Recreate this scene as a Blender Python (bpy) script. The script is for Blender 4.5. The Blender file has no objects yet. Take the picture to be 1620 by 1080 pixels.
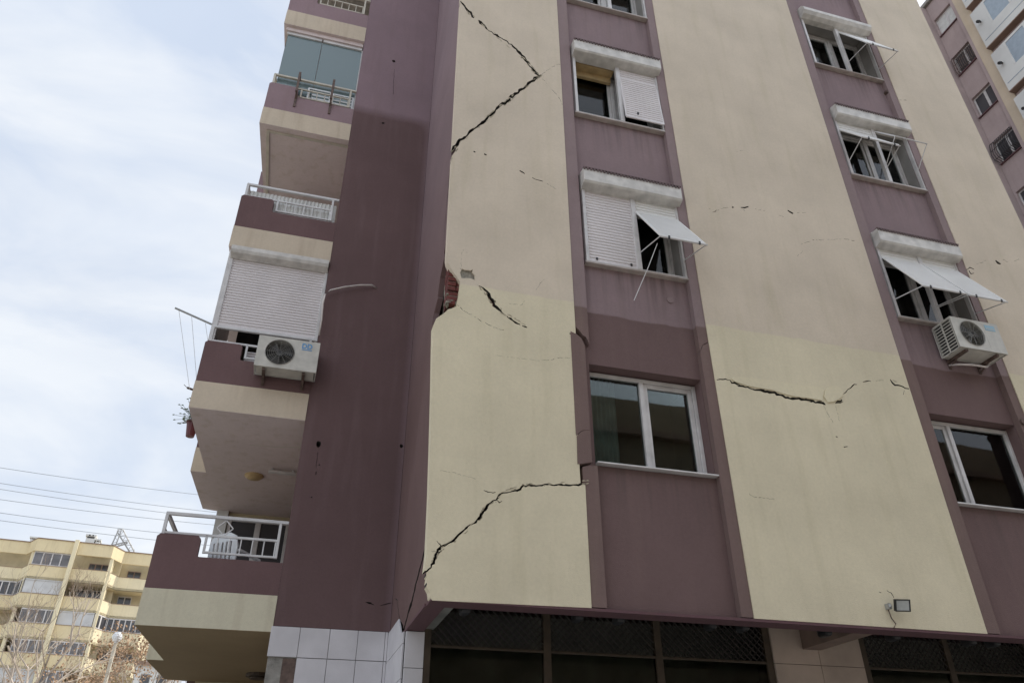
import bpy, math, random
import numpy as np
from mathutils import Vector, Matrix
from mathutils.geometry import delaunay_2d_cdt
random.seed(7)
R = math.radians
scene = bpy.context.scene
COL = scene.collection

# ------------------------------------------------------------------ camera
F_PX = 1208.0
CAM = np.array([0.0, -7.44, 1.6])
CROT = np.array([[0.9622463, -0.14236942, -0.2319763],
                 [-0.27216271, -0.51294955, -0.81413157],
                 [-0.0030847, 0.8465304, -0.53233145]])
cd = bpy.data.cameras.new('Camera'); cam = bpy.data.objects.new('Camera', cd); COL.objects.link(cam)
cd.sensor_width = 36.0; cd.lens = 36.0 * F_PX / 1620.0
cd.clip_start = 0.1; cd.clip_end = 3000
cam.matrix_world = Matrix.Translation(Vector(CAM)) @ Matrix([list(r) for r in CROT]).to_4x4()
scene.camera = cam

# survey helpers: a pixel of the 1620x1080 photograph -> a point on a known plane
def _ray(px, py): return CROT @ np.array([px - 810, 540 - py, -F_PX])
def onY(px, py, y=0.0):
    r = _ray(px, py); return CAM + r * ((y - CAM[1]) / r[1])
def onX(px, py, x):
    r = _ray(px, py); return CAM + r * ((x - CAM[0]) / r[0])
def onZ(px, py, z):
    r = _ray(px, py); return CAM + r * ((z - CAM[2]) / r[2])

# ------------------------------------------------------------------ world, sun, exposure
SUN_EL, SUN_AZ = 50.0, 12.0          # azimuth from +X towards +Y
w = bpy.data.worlds.new('World'); scene.world = w; w.use_nodes = True
nt = w.node_tree; nt.nodes.clear()
out = nt.nodes.new('ShaderNodeOutputWorld'); bg = nt.nodes.new('ShaderNodeBackground')
sky = nt.nodes.new('ShaderNodeTexSky'); sky.sky_type = 'NISHITA'; sky.sun_disc = False
sky.sun_elevation = R(SUN_EL); sky.sun_rotation = R(90 - SUN_AZ)
sky.air_density = 1.2; sky.dust_density = 2.0; sky.ozone_density = 1.5
tc = nt.nodes.new('ShaderNodeTexCoord'); mp = nt.nodes.new('ShaderNodeMapping')
mp.inputs['Scale'].default_value = (1.0, 1.3, 3.0); mp.inputs['Rotation'].default_value = (0.3, 0.2, 0.5)
nz = nt.nodes.new('ShaderNodeTexNoise'); nz.inputs['Scale'].default_value = 1.5; nz.inputs['Detail'].default_value = 5; nz.inputs['Roughness'].default_value = 0.5
nz.inputs['Distortion'].default_value = 0.6
rp = nt.nodes.new('ShaderNodeValToRGB'); rp.color_ramp.elements[0].position = 0.34; rp.color_ramp.elements[1].position = 0.66
rp.color_ramp.elements[0].color = (0.72, 0.72, 0.72, 1); rp.color_ramp.elements[1].color = (0.97, 0.97, 0.97, 1)
mx = nt.nodes.new('ShaderNodeMixRGB'); 
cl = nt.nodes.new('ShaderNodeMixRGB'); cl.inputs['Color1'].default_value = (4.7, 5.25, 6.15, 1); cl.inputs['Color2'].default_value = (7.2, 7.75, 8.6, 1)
vis = nt.nodes.new('ShaderNodeMixRGB'); vis.inputs['Color1'].default_value = (3.85, 4.35, 5.2, 1); vis.inputs['Color2'].default_value = (5.4, 5.6, 5.85, 1)
nz2 = nt.nodes.new('ShaderNodeTexNoise'); nz2.inputs['Scale'].default_value = 2.6; nz2.inputs['Detail'].default_value = 6; nz2.inputs['Roughness'].default_value = 0.55; nz2.inputs['Distortion'].default_value = 0.5
sep = nt.nodes.new('ShaderNodeSeparateXYZ'); ma = nt.nodes.new('ShaderNodeMath'); ma.operation = 'MULTIPLY_ADD'; ma.inputs[1].default_value = -0.9; ma.inputs[2].default_value = 0.55
mb_ = nt.nodes.new('ShaderNodeMapRange'); mb_.inputs['From Min'].default_value = 0.38; mb_.inputs['From Max'].default_value = 0.66
mc_ = nt.nodes.new('ShaderNodeMath'); mc_.operation = 'ADD'; mc_.use_clamp = True
nt.links.new(mp.outputs['Vector'], nz2.inputs['Vector']); nt.links.new(tc.outputs['Generated'], sep.inputs[0]); nt.links.new(sep.outputs['Z'], ma.inputs[0])
nt.links.new(nz2.outputs['Fac'], mb_.inputs['Value']); nt.links.new(mb_.outputs[0], mc_.inputs[0]); nt.links.new(ma.outputs[0], mc_.inputs[1])
nt.links.new(mc_.outputs[0], vis.inputs['Fac']); nt.links.new(vis.outputs[0], cl.inputs['Color1'])
dt = nt.nodes.new('ShaderNodeVectorMath'); dt.operation = 'DOT_PRODUCT'; dt.inputs[1].default_value = (0.1, -0.98, 0.15)  # clouds made brighter behind the camera, added to light the facade
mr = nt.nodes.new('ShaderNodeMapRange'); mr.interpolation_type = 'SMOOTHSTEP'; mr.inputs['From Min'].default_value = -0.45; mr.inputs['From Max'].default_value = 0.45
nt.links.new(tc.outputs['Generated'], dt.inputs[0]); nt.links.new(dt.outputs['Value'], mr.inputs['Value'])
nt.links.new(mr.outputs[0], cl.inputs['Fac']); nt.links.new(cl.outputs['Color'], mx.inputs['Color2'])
L = nt.links.new
L(tc.outputs['Generated'], mp.inputs['Vector']); L(mp.outputs['Vector'], nz.inputs['Vector'])
L(nz.outputs['Fac'], rp.inputs['Fac']); L(rp.outputs['Color'], mx.inputs['Fac'])
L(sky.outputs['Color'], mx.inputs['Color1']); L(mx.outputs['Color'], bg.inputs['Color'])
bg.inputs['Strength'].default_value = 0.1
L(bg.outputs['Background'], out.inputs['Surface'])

sd = bpy.data.lights.new('Sun', 'SUN'); sun = bpy.data.objects.new('Sun', sd); COL.objects.link(sun)
sd.energy = 2.6; sd.angle = R(1.5); sd.color = (1.0, 0.94, 0.84)
dv = Vector((math.cos(R(SUN_EL)) * math.cos(R(SUN_AZ)), math.cos(R(SUN_EL)) * math.sin(R(SUN_AZ)), math.sin(R(SUN_EL))))
sun.rotation_euler = dv.to_track_quat('Z', 'Y').to_euler()
sun.location = (30, 20, 60)
vs = scene.view_settings
scene.display_settings.display_device = 'sRGB'
vs.view_transform = 'Standard'; vs.look = 'None'; vs.gamma = 1.0; vs.use_curve_mapping = False
vs.exposure = 0.82

# ------------------------------------------------------------------ materials
def new_mat(name):
    m = bpy.data.materials.new(name); m.use_nodes = True
    n = m.node_tree; b = n.nodes['Principled BSDF']; return m, n, b
def simple(name, col, rough=0.5, metal=0.0, var=0.08, scale=6.0, bump=0.0, spec=0.5):
    m, n, b = new_mat(name)
    b.inputs['Roughness'].default_value = rough; b.inputs['Metallic'].default_value = metal
    b.inputs['Specular IOR Level'].default_value = spec
    t = n.nodes.new('ShaderNodeTexCoord'); z = n.nodes.new('ShaderNodeTexNoise')
    z.inputs['Scale'].default_value = scale; z.inputs['Detail'].default_value = 6
    n.links.new(t.outputs['Object'], z.inputs['Vector'])
    c = n.nodes.new('ShaderNodeValToRGB')
    c.color_ramp.elements[0].position = 0.3; c.color_ramp.elements[1].position = 0.7
    c.color_ramp.elements[0].color = tuple(x * (1 - var) for x in col) + (1,)
    c.color_ramp.elements[1].color = tuple(min(1, x * (1 + var)) for x in col) + (1,)
    n.links.new(z.outputs['Fac'], c.inputs['Fac']); n.links.new(c.outputs['Color'], b.inputs['Base Color'])
    if bump:
        z2 = n.nodes.new('ShaderNodeTexNoise'); z2.inputs['Scale'].default_value = 60; z2.inputs['Detail'].default_value = 4
        n.links.new(t.outputs['Object'], z2.inputs['Vector'])
        bp = n.nodes.new('ShaderNodeBump'); bp.inputs['Strength'].default_value = bump; bp.inputs['Distance'].default_value = 0.01
        n.links.new(z2.outputs['Fac'], bp.inputs['Height']); n.links.new(bp.outputs['Normal'], b.inputs['Normal'])
    return m
def plaster(name, low, high, zs=None, stain=(0.0, 0.0, 0.0), stain_amt=0.25, blot=0.10, round_x=None, bump=0.35, soft=0.012, sills=False):
    """weathered render: paint colour `high` above the repaint line zs, `low` below it"""
    m, n, b = new_mat(name); N = n.nodes.new; K = n.links.new
    b.inputs['Roughness'].default_value = 0.88; b.inputs['Specular IOR Level'].default_value = 0.25
    t = N('ShaderNodeTexCoord'); sx = N('ShaderNodeSeparateXYZ'); K(t.outputs['Object'], sx.inputs[0])
    mix = N('ShaderNodeMixRGB'); mix.inputs[1].default_value = low + (1,); mix.inputs[2].default_value = high + (1,)
    if zs is None: mix.inputs[0].default_value = 0.0
    else:
        wn = N('ShaderNodeTexNoise'); wn.inputs['Scale'].default_value = 2.5; wn.inputs['Detail'].default_value = 3
        K(t.outputs['Object'], wn.inputs['Vector'])
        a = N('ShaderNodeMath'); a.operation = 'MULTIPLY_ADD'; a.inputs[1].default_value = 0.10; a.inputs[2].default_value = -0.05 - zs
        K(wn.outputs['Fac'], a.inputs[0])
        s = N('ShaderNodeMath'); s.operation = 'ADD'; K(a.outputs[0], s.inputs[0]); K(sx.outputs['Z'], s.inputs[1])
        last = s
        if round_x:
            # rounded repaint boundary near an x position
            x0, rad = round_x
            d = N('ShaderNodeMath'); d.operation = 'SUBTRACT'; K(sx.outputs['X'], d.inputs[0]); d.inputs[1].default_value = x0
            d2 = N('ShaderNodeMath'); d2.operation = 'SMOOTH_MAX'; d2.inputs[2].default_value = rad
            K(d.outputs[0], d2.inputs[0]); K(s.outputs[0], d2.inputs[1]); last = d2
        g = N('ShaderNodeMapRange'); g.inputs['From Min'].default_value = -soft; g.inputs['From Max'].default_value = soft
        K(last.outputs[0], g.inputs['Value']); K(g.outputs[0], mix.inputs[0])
    # blotches
    z1 = N('ShaderNodeTexNoise'); z1.inputs['Scale'].default_value = 0.9; z1.inputs['Detail'].default_value = 8; z1.inputs['Roughness'].default_value = 0.62
    K(t.outputs['Object'], z1.inputs['Vector'])
    r1 = N('ShaderNodeMapRange'); r1.inputs['From Min'].default_value = 0.3; r1.inputs['From Max'].default_value = 0.7
    r1.inputs['To Min'].default_value = 1 - blot; r1.inputs['To Max'].default_value = 1 + blot; K(z1.outputs['Fac'], r1.inputs['Value'])
    mu = N('ShaderNodeVectorMath'); mu.operation = 'SCALE'; K(mix.outputs[0], mu.inputs[0]); K(r1.outputs[0], mu.inputs['Scale'])
    # run-down streaks
    mp2 = N('ShaderNodeMapping'); mp2.inputs['Scale'].default_value = (5.0, 5.0, 0.45); K(t.outputs['Object'], mp2.inputs['Vector'])
    z3 = N('ShaderNodeTexNoise'); z3.inputs['Scale'].default_value = 1.3; z3.inputs['Detail'].default_value = 7; K(mp2.outputs[0], z3.inputs['Vector'])
    r3 = N('ShaderNodeMapRange'); r3.inputs['From Min'].default_value = 0.52; r3.inputs['From Max'].default_value = 0.8
    r3.inputs['To Max'].default_value = stain_amt; K(z3.outputs['Fac'], r3.inputs['Value'])
    m3 = N('ShaderNodeMixRGB'); m3.inputs[2].default_value = stain + (1,); K(r3.outputs[0], m3.inputs[0]); K(mu.outputs[0], m3.inputs[1])
    if sills:
        fz = N('ShaderNodeMath'); fz.operation = 'MULTIPLY_ADD'; fz.inputs[1].default_value = 1/2.885; fz.inputs[2].default_value = -5.03/2.885; K(sx.outputs['Z'], fz.inputs[0])
        ff = N('ShaderNodeMath'); ff.operation = 'FRACT'; K(fz.outputs[0], ff.inputs[0])
        fr = N('ShaderNodeMapRange'); fr.inputs['From Min'].default_value = 0.70; fr.inputs['From Max'].default_value = 1.0; K(ff.outputs[0], fr.inputs['Value'])
        mp3 = N('ShaderNodeMapping'); mp3.inputs['Scale'].default_value = (9.0, 9.0, 0.5); K(t.outputs['Object'], mp3.inputs['Vector'])
        z6 = N('ShaderNodeTexNoise'); z6.inputs['Scale'].default_value = 1.6; z6.inputs['Detail'].default_value = 5; K(mp3.outputs[0], z6.inputs['Vector'])
        r6 = N('ShaderNodeMapRange'); r6.inputs['From Min'].default_value = 0.45; r6.inputs['From Max'].default_value = 0.7; K(z6.outputs['Fac'], r6.inputs['Value'])
        mm = N('ShaderNodeMath'); mm.operation = 'MULTIPLY'; K(fr.outputs[0], mm.inputs[0]); K(r6.outputs[0], mm.inputs[1])
        mk = N('ShaderNodeMath'); mk.operation = 'MULTIPLY'; mk.inputs[1].default_value = 0.55; K(mm.outputs[0], mk.inputs[0])
        m6 = N('ShaderNodeMixRGB'); m6.inputs[2].default_value = (0.10, 0.075, 0.07, 1); K(mk.outputs[0], m6.inputs[0]); K(m3.outputs[0], m6.inputs[1]); m3 = m6
    # fine speckle
    z4 = N('ShaderNodeTexNoise'); z4.inputs['Scale'].default_value = 28; z4.inputs['Detail'].default_value = 5; K(t.outputs['Object'], z4.inputs['Vector'])
    r4 = N('ShaderNodeMapRange'); r4.inputs['From Min'].default_value = 0.3; r4.inputs['From Max'].default_value = 0.7
    r4.inputs['To Min'].default_value = 0.965; r4.inputs['To Max'].default_value = 1.035; K(z4.outputs['Fac'], r4.inputs['Value'])
    m4 = N('ShaderNodeVectorMath'); m4.operation = 'SCALE'; K(m3.outputs[0], m4.inputs[0]); K(r4.outputs[0], m4.inputs['Scale'])
    K(m4.outputs[0], b.inputs['Base Color'])
    z5 = N('ShaderNodeTexNoise'); z5.inputs['Scale'].default_value = 90; z5.inputs['Detail'].default_value = 5; K(t.outputs['Object'], z5.inputs['Vector'])
    ad = N('ShaderNodeMath'); ad.operation = 'MULTIPLY_ADD'; ad.inputs[1].default_value = 3.0; K(z1.outputs['Fac'], ad.inputs[0]); K(z5.outputs['Fac'], ad.inputs[2])
    bp = N('ShaderNodeBump'); bp.inputs['Strength'].default_value = bump; bp.inputs['Distance'].default_value = 0.012
    K(ad.outputs[0], bp.inputs['Height']); K(bp.outputs['Normal'], b.inputs['Normal'])
    return m
def glass(name, tint=(0.9, 0.95, 0.95), rough=0.02, ior=1.5, body=None, body_amt=0.0):
    m = bpy.data.materials.new(name); m.use_nodes = True; n = m.node_tree; n.nodes.clear(); N = n.nodes.new; K = n.links.new
    o = N('ShaderNodeOutputMaterial'); tr = N('ShaderNodeBsdfTransparent'); tr.inputs[0].default_value = tint + (1,)
    gl = N('ShaderNodeBsdfGlossy'); gl.inputs['Roughness'].default_value = rough
    fr = N('ShaderNodeFresnel'); fr.inputs['IOR'].default_value = ior
    t = N('ShaderNodeTexCoord'); z = N('ShaderNodeTexNoise'); z.inputs['Scale'].default_value = 1.4; K(t.outputs['Object'], z.inputs['Vector'])
    bp = N('ShaderNodeBump'); bp.inputs['Strength'].default_value = 0.02; bp.inputs['Distance'].default_value = 0.05; K(z.outputs['Fac'], bp.inputs['Height'])
    K(bp.outputs[0], gl.inputs['Normal'])
    mix = N('ShaderNodeMixShader'); K(fr.outputs[0], mix.inputs[0])
    base = tr.outputs[0]
    if body:
        df = N('ShaderNodeBsdfDiffuse'); df.inputs[0].default_value = body + (1,)
        mb = N('ShaderNodeMixShader'); mb.inputs[0].default_value = body_amt; K(tr.outputs[0], mb.inputs[1]); K(df.outputs[0], mb.inputs[2]); base = mb.outputs[0]
    K(base, mix.inputs[1]); K(gl.outputs[0], mix.inputs[2]); K(mix.outputs[0], o.inputs[0]); return m

CREAM_LO, CREAM_HI = (0.64, 0.57, 0.415), (0.60, 0.515, 0.41)
PUR_LO, PUR_HI = (0.152, 0.099, 0.095), (0.250, 0.183, 0.189)
M = {}
M['cream'] = plaster('cream_paint', CREAM_LO, CREAM_HI, 7.19, stain=(0.40, 0.35, 0.20), stain_amt=0.26, blot=0.095)
M['purple'] = plaster('purple_paint', PUR_LO, PUR_HI, 7.14, stain=(0.22, 0.15, 0.13), stain_amt=0.2, sills=True)
M['pilaster'] = plaster('pilaster_paint', (0.172, 0.117, 0.106), (0.255, 0.19, 0.19), 7.14, stain=(0.25, 0.19, 0.15), stain_amt=0.25)
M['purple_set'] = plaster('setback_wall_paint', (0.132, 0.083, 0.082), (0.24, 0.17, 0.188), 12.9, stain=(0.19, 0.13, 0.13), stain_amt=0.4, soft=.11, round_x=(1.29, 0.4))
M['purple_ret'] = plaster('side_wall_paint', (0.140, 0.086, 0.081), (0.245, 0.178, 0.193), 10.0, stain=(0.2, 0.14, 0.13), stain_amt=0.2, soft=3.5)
M['purple_bal'] = plaster('balcony_paint', (0.148, 0.090, 0.090), (0.28, 0.198, 0.212), 12.3, stain=(0.2, 0.13, 0.12), stain_amt=0.25)
M['cream_bal'] = plaster('balcony_band_paint', (0.61, 0.565, 0.43), (0.56, 0.475, 0.37), 5.5, stain=(0.30, 0.22, 0.15), stain_amt=0.4, blot=0.08)
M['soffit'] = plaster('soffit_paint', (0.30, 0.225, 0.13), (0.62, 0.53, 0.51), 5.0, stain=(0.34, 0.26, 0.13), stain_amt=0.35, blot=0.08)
M['beam'] = plaster('beam_paint', (0.125, 0.068, 0.075), (0.125, 0.068, 0.075), None, stain=(0.14, 0.1, 0.07), stain_amt=0.3)
M['concrete'] = simple('raw_concrete', (0.26, 0.245, 0.22), 0.95, var=0.3, scale=9, bump=0.9)
M['core'] = simple('dark_masonry', (0.045, 0.04, 0.036), 0.95, var=0.3, scale=9, bump=0.9)
M['beambrown'] = simple('brown_beam_paint', (0.20, 0.14, 0.11), 0.9, var=0.2, scale=3, bump=.3)
M['chip'] = simple('chipped_plaster', (0.36, 0.31, 0.22), 0.95, var=0.3, scale=30, bump=.5)
M['mast'] = simple('galvanised_lattice', (0.36, 0.36, 0.36), 0.6, 0.2)
M['cut'] = simple('shaded_broken_render', (0.05, 0.045, 0.04), 0.95, var=0.4, scale=20)  # broken render darkened: the deep shade of the cracks is in its colour
M['brick'] = simple('red_clay_brick', (0.13, 0.035, 0.03), 0.9, var=0.35, scale=14, bump=0.8)
M['mortar'] = simple('broken_mortar', (0.24, 0.22, 0.18), 0.95, var=0.35, scale=20, bump=1.0)
M['patch'] = plaster('plaster_patch_paint', (0.67, 0.60, 0.43), (0.67, 0.60, 0.43), None, stain=(0.5, 0.45, 0.3), stain_amt=0.2, blot=0.05)
M['pvc'] = simple('white_pvc', (0.55, 0.53, 0.52), 0.4, var=0.16, scale=5)
M['shut'] = simple('shutter_slats', (0.66, 0.62, 0.62), 0.5, var=0.05, scale=2)
M['flap'] = simple('shutter_slats_raised', (0.72, 0.71, 0.69), 0.5, var=0.05, scale=2)
M['box'] = simple('shutter_box_metal', (0.54, 0.515, 0.48), 0.45, var=0.2, scale=7)
M['boxedge'] = simple('dark_shutter_box_edge', (0.12, 0.08, 0.08), 0.8, var=0.3, scale=10)
M['alu'] = simple('grey_aluminium', (0.42, 0.43, 0.43), 0.35, 0.6, var=0.1)
M['rail'] = simple('painted_railing', (0.58, 0.57, 0.57), 0.5, var=0.12, scale=5)
M['railbeige'] = simple('beige_railing', (0.50, 0.46, 0.38), 0.5, var=0.15, scale=5)
M['sill'] = simple('marble_sill', (0.38, 0.33, 0.30), 0.5, var=0.2, scale=8)
M['glass'] = glass('window_glass', (0.75, 0.82, 0.80))
M['balglass'] = glass('balcony_glass', (0.62, 0.74, 0.74), 0.08, 1.55, (0.30, 0.40, 0.42), 0.55)  # diffuse blue-grey share stands for sky and room mirrored in the glass
M['reveal'] = simple('window_reveal_render', (0.26, 0.245, 0.23), 0.9, var=0.15, scale=3)
M['room'] = simple('unlit_room_plaster', (0.07, 0.062, 0.055), 0.9, var=0.3, scale=2)  # plaster darkened, so the gloom of unlit rooms is in the colour
M['curtain'] = simple('green_curtain', (0.22, 0.26, 0.26), 0.9, var=0.2, scale=5)
M['browncurtain'] = simple('brown_blind', (0.21, 0.15, 0.12), 0.9, var=0.15, scale=5)
M['whitecurtain'] = simple('net_curtain', (0.6, 0.6, 0.58), 0.9, var=0.1, scale=5)
M['yellow'] = simple('varnished_lining', (0.42, 0.30, 0.15), 0.6, var=0.3, scale=4)
M['tile'] = simple('white_cladding_tile', (0.56, 0.54, 0.555), 0.55, var=0.10, scale=2.5, bump=0.15)
M['tilebeige'] = simple('beige_cladding_tile', (0.44, 0.35, 0.29), 0.6, var=0.16, scale=2.5, bump=0.15)
M['shopframe'] = simple('bronze_shop_frame', (0.055, 0.038, 0.024), 0.55, 0.0, var=0.3, scale=8)
M['grille'] = simple('rusty_grille', (0.032, 0.025, 0.022), 0.8, 0.0, var=0.4, scale=8)
M['shopdark'] = simple('unlit_shop_interior', (0.17, 0.17, 0.15), 0.9, var=0.4, scale=2)
M['shopglass'] = glass('shop_glass', (0.6, 0.62, 0.58), 0.05, 1.3)
M['acw'] = simple('air_conditioner_casing', (0.50, 0.48, 0.43), 0.5, var=0.14, scale=7)
M['acdark'] = simple('fan_black', (0.05, 0.05, 0.05), 0.5, var=0.3)
M['acgrid'] = simple('fan_guard_grey', (0.28, 0.27, 0.25), 0.5, 0.3, var=0.2)
M['blue'] = simple('blue_badge', (0.10, 0.28, 0.52), 0.5, var=0.05)
M['paleblue'] = simple('pale_blue_badge', (0.26, 0.42, 0.52), 0.5, var=0.05)
M['steel'] = simple('rusted_bracket', (0.13, 0.09, 0.075), 0.7, 0.4, var=0.4, scale=14)
M['black'] = simple('black_metal', (0.03, 0.03, 0.032), 0.5, 0.3, var=0.3)
M['lens'] = simple('lamp_lens', (0.42, 0.44, 0.43), 0.25, var=0.2)
M['hose'] = simple('white_hose', (0.52, 0.47, 0.44), 0.6, var=0.2)
M['cable'] = simple('overhead_cable', (0.24, 0.27, 0.31), 0.6)
M['plastic'] = simple('white_plastic', (0.72, 0.74, 0.76), 0.4)
M['red'] = simple('red_plastic_pot', (0.12, 0.02, 0.025), 0.5, var=0.3)
M['leaf'] = simple('pot_plant_leaf', (0.09, 0.11, 0.05), 0.7, var=0.4, scale=15)
M['asphalt'] = simple('asphalt', (0.055, 0.055, 0.056), 0.9, var=0.25, scale=3, bump=0.5)
M['paving'] = simple('paving', (0.42, 0.40, 0.37), 0.9, var=0.2, scale=2, bump=0.4)
M['earth'] = simple('dry_ground', (0.36, 0.33, 0.28), 0.95, var=0.3, scale=0.2, bump=0.4)
M['fb_lo'] = plaster('far_block_paint', (0.66, 0.56, 0.36), (0.66, 0.56, 0.36), None, stain=(0.4, 0.32, 0.2), stain_amt=0.3, blot=0.06)
M['fb_hi'] = plaster('far_block_light_paint', (0.70, 0.62, 0.43), (0.70, 0.62, 0.43), None, stain=(0.45, 0.38, 0.25), stain_amt=0.3, blot=0.06)
M['fb_in'] = simple('far_block_recess', (0.50, 0.43, 0.29), 0.9, var=0.15, scale=0.8)
M['fb_trim'] = simple('far_block_trim', (0.25, 0.17, 0.13), 0.8, var=0.2, scale=0.8)
M['fb_glass'] = simple('far_block_dark_pane', (0.055, 0.055, 0.06), 0.12, var=0.3, scale=0.6)
M['fb_shut'] = simple('far_block_shutter', (0.50, 0.50, 0.50), 0.6, var=0.1, scale=1.2)
M['bark'] = simple('pale_bark', (0.42, 0.36, 0.30), 0.9, var=0.3, scale=3, bump=0.6)
M['twig'] = simple('twig_bark', (0.27, 0.20, 0.15), 0.9, var=0.3, scale=3)
M['dryleaf'] = simple('dry_orange_leaf', (0.30, 0.19, 0.11), 0.8, var=0.4, scale=3)
M['opp'] = simple('ochre_render', (0.30, 0.24, 0.17), 0.9, var=0.2, scale=0.5, bump=0.3)
M['whitewall'] = simple('white_render', (0.62, 0.62, 0.60), 0.85, var=0.12, scale=0.6)

# ------------------------------------------------------------------ mesh helpers
class MB:
    def __init__(s): s.v = []; s.f = []; s.m = []
    def add(s, vs, fs, mi=0):
        k = len(s.v); s.v += [tuple(map(float, p)) for p in vs]
        for f in fs: s.f.append([k + i for i in f]); s.m.append(mi)
        return s
    def box(s, x0, x1, y0, y1, z0, z1, mi=0):
        if x0 > x1: x0, x1 = x1, x0
        if y0 > y1: y0, y1 = y1, y0
        if z0 > z1: z0, z1 = z1, z0
        return s.add([(x0,y0,z0),(x1,y0,z0),(x1,y1,z0),(x0,y1,z0),(x0,y0,z1),(x1,y0,z1),(x1,y1,z1),(x0,y1,z1)],
              [(0,3,2,1),(4,5,6,7),(0,1,5,4),(1,2,6,5),(2,3,7,6),(3,0,4,7)], mi)
    def prism(s, pts, z0, z1, mi=0, caps=True):        # pts counter-clockwise in XY
        n = len(pts); vs = [(p[0], p[1], z0) for p in pts] + [(p[0], p[1], z1) for p in pts]
        fs = [(i, (i+1) % n, n + (i+1) % n, n + i) for i in range(n)]
        if caps: fs += [tuple(range(n-1, -1, -1)), tuple(range(n, 2*n))]
        return s.add(vs, fs, mi)
    def extrudeX(s, prof, x0, x1, mi=0, caps=True):    # prof: (y,z)
        n = len(prof); vs = [(x0, p[0], p[1]) for p in prof] + [(x1, p[0], p[1]) for p in prof]
        fs = [(i, n + i, n + (i+1) % n, (i+1) % n) for i in range(n)]
        if caps: fs += [tuple(range(n)), tuple(range(2*n-1, n-1, -1))]
        return s.add(vs, fs, mi)
    def tube(s, pts, r, n=8, mi=0, r2=None):
        pts = [Vector(p) for p in pts]; rings = []; m = len(pts)
        for i, p in enumerate(pts):
            d = (pts[min(i+1, m-1)] - pts[max(i-1, 0)]).normalized()
            a = Vector((0,0,1)) if abs(d.z) < .9 else Vector((1,0,0))
            u = d.cross(a).normalized(); v = d.cross(u)
            rr = r if r2 is None else r + (r2 - r) * i / (m - 1)
            rings.append([p + u * rr * math.cos(2*math.pi*k/n) + v * rr * math.sin(2*math.pi*k/n) for k in range(n)])
        vs = [q for rg in rings for q in rg]
        fs = [(i*n+k, i*n+(k+1) % n, (i+1)*n+(k+1) % n, (i+1)*n+k) for i in range(m-1) for k in range(n)]
        fs += [tuple(range(n-1, -1, -1)), tuple((m-1)*n + k for k in range(n))]
        return s.add(vs, fs, mi)
    def bar(s, p, q, w_, h_, mi=0):
        p = Vector(p); q = Vector(q); d = (q - p).normalized()
        a = Vector((0,0,1)) if abs(d.z) < .9 else Vector((0,1,0))
        u = d.cross(a).normalized() * w_ / 2; v = u.normalized().cross(d) * h_ / 2
        c = [(-1,-1),(1,-1),(1,1),(-1,1)]
        vs = [p + u*a_ + v*b_ for a_, b_ in c] + [q + u*a_ + v*b_ for a_, b_ in c]
        return s.add(vs, [(0,1,2,3),(7,6,5,4),(0,4,5,1),(1,5,6,2),(2,6,7,3),(3,7,4,0)], mi)
    def build(s, name, mats, parent=None, bevel=0.0, smooth=False):
        me = bpy.data.meshes.new(name); me.from_pydata(s.v, [], s.f)
        if not isinstance(mats, (list, tuple)): mats = [mats]
        for m_ in mats: me.materials.append(m_)
        me.polygons.foreach_set('material_index', s.m)
        if smooth: me.polygons.foreach_set('use_smooth', [True] * len(s.f))
        me.update()
        o = bpy.data.objects.new(name, me); COL.objects.link(o)
        if parent is not None:
            o.parent = parent
            if parent.type == 'EMPTY': o.location = -Vector(parent.location)
        if bevel:
            b = o.modifiers.new('bevel', 'BEVEL'); b.width = bevel; b.segments = 2; b.limit_method = 'ANGLE'; b.angle_limit = R(40)
        return o
def tag(o, label=None, cat=None, group=None, kind=None):
    if label: o['label'] = label
    if cat: o['category'] = cat
    if group: o['group'] = group
    if kind: o['kind'] = kind
    return o
def empty(name, loc, label, cat, group=None):
    o = bpy.data.objects.new(name, None); COL.objects.link(o); o.location = loc; o.empty_display_size = 0.3
    return tag(o, label, cat, group)
def rebase(o):
    """put the origin of a one-mesh thing at its base"""
    vs = [v.co.copy() for v in o.data.vertices]
    c = Vector((sum(v.x for v in vs)/len(vs), sum(v.y for v in vs)/len(vs), min(v.z for v in vs)))
    o.data.transform(Matrix.Translation(-c)); o.location = c; return o
def smap(vals, n=5):
    return vals

def jag(a, b, n, amp):
    out_ = []
    for i in range(n):
        t = i / n
        out_.append((a[0] + (b[0]-a[0])*t + (random.uniform(-amp, amp) if i else 0), a[1] + (b[1]-a[1])*t + (random.uniform(-amp, amp) if i else 0)))
    return out_
def broken(raw):
    """hairline cracks come and go: split the thin polylines into uneven dashes"""
    res = []
    for pts in raw:
        if max(p[2] for p in pts) > .62: res.append(crack(pts, 3.5, 1.2)); continue
        fine = []
        for (x0,y0,w0),(x1,y1,w1) in zip(pts, pts[1:]):
            n = max(1, int(math.hypot(x1-x0, y1-y0)/2.5))
            fine += [(x0+(x1-x0)*k/n + random.uniform(-.8, .8), y0+(y1-y0)*k/n + random.uniform(-.8, .8), w0) for k in range(n)]
        fine.append(pts[-1]); k = 0
        while k < len(fine)-1:
            m = random.choice((1, 1, 2, 3, 4)); seg_ = fine[k:k+m+1]
            if len(seg_) > 1: res.append(crack([(x, y, w_*random.uniform(.35, .8)) for x, y, w_ in seg_], 9, 0))
            k += m + random.choice((0, 1, 1, 2))
    return res
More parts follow.
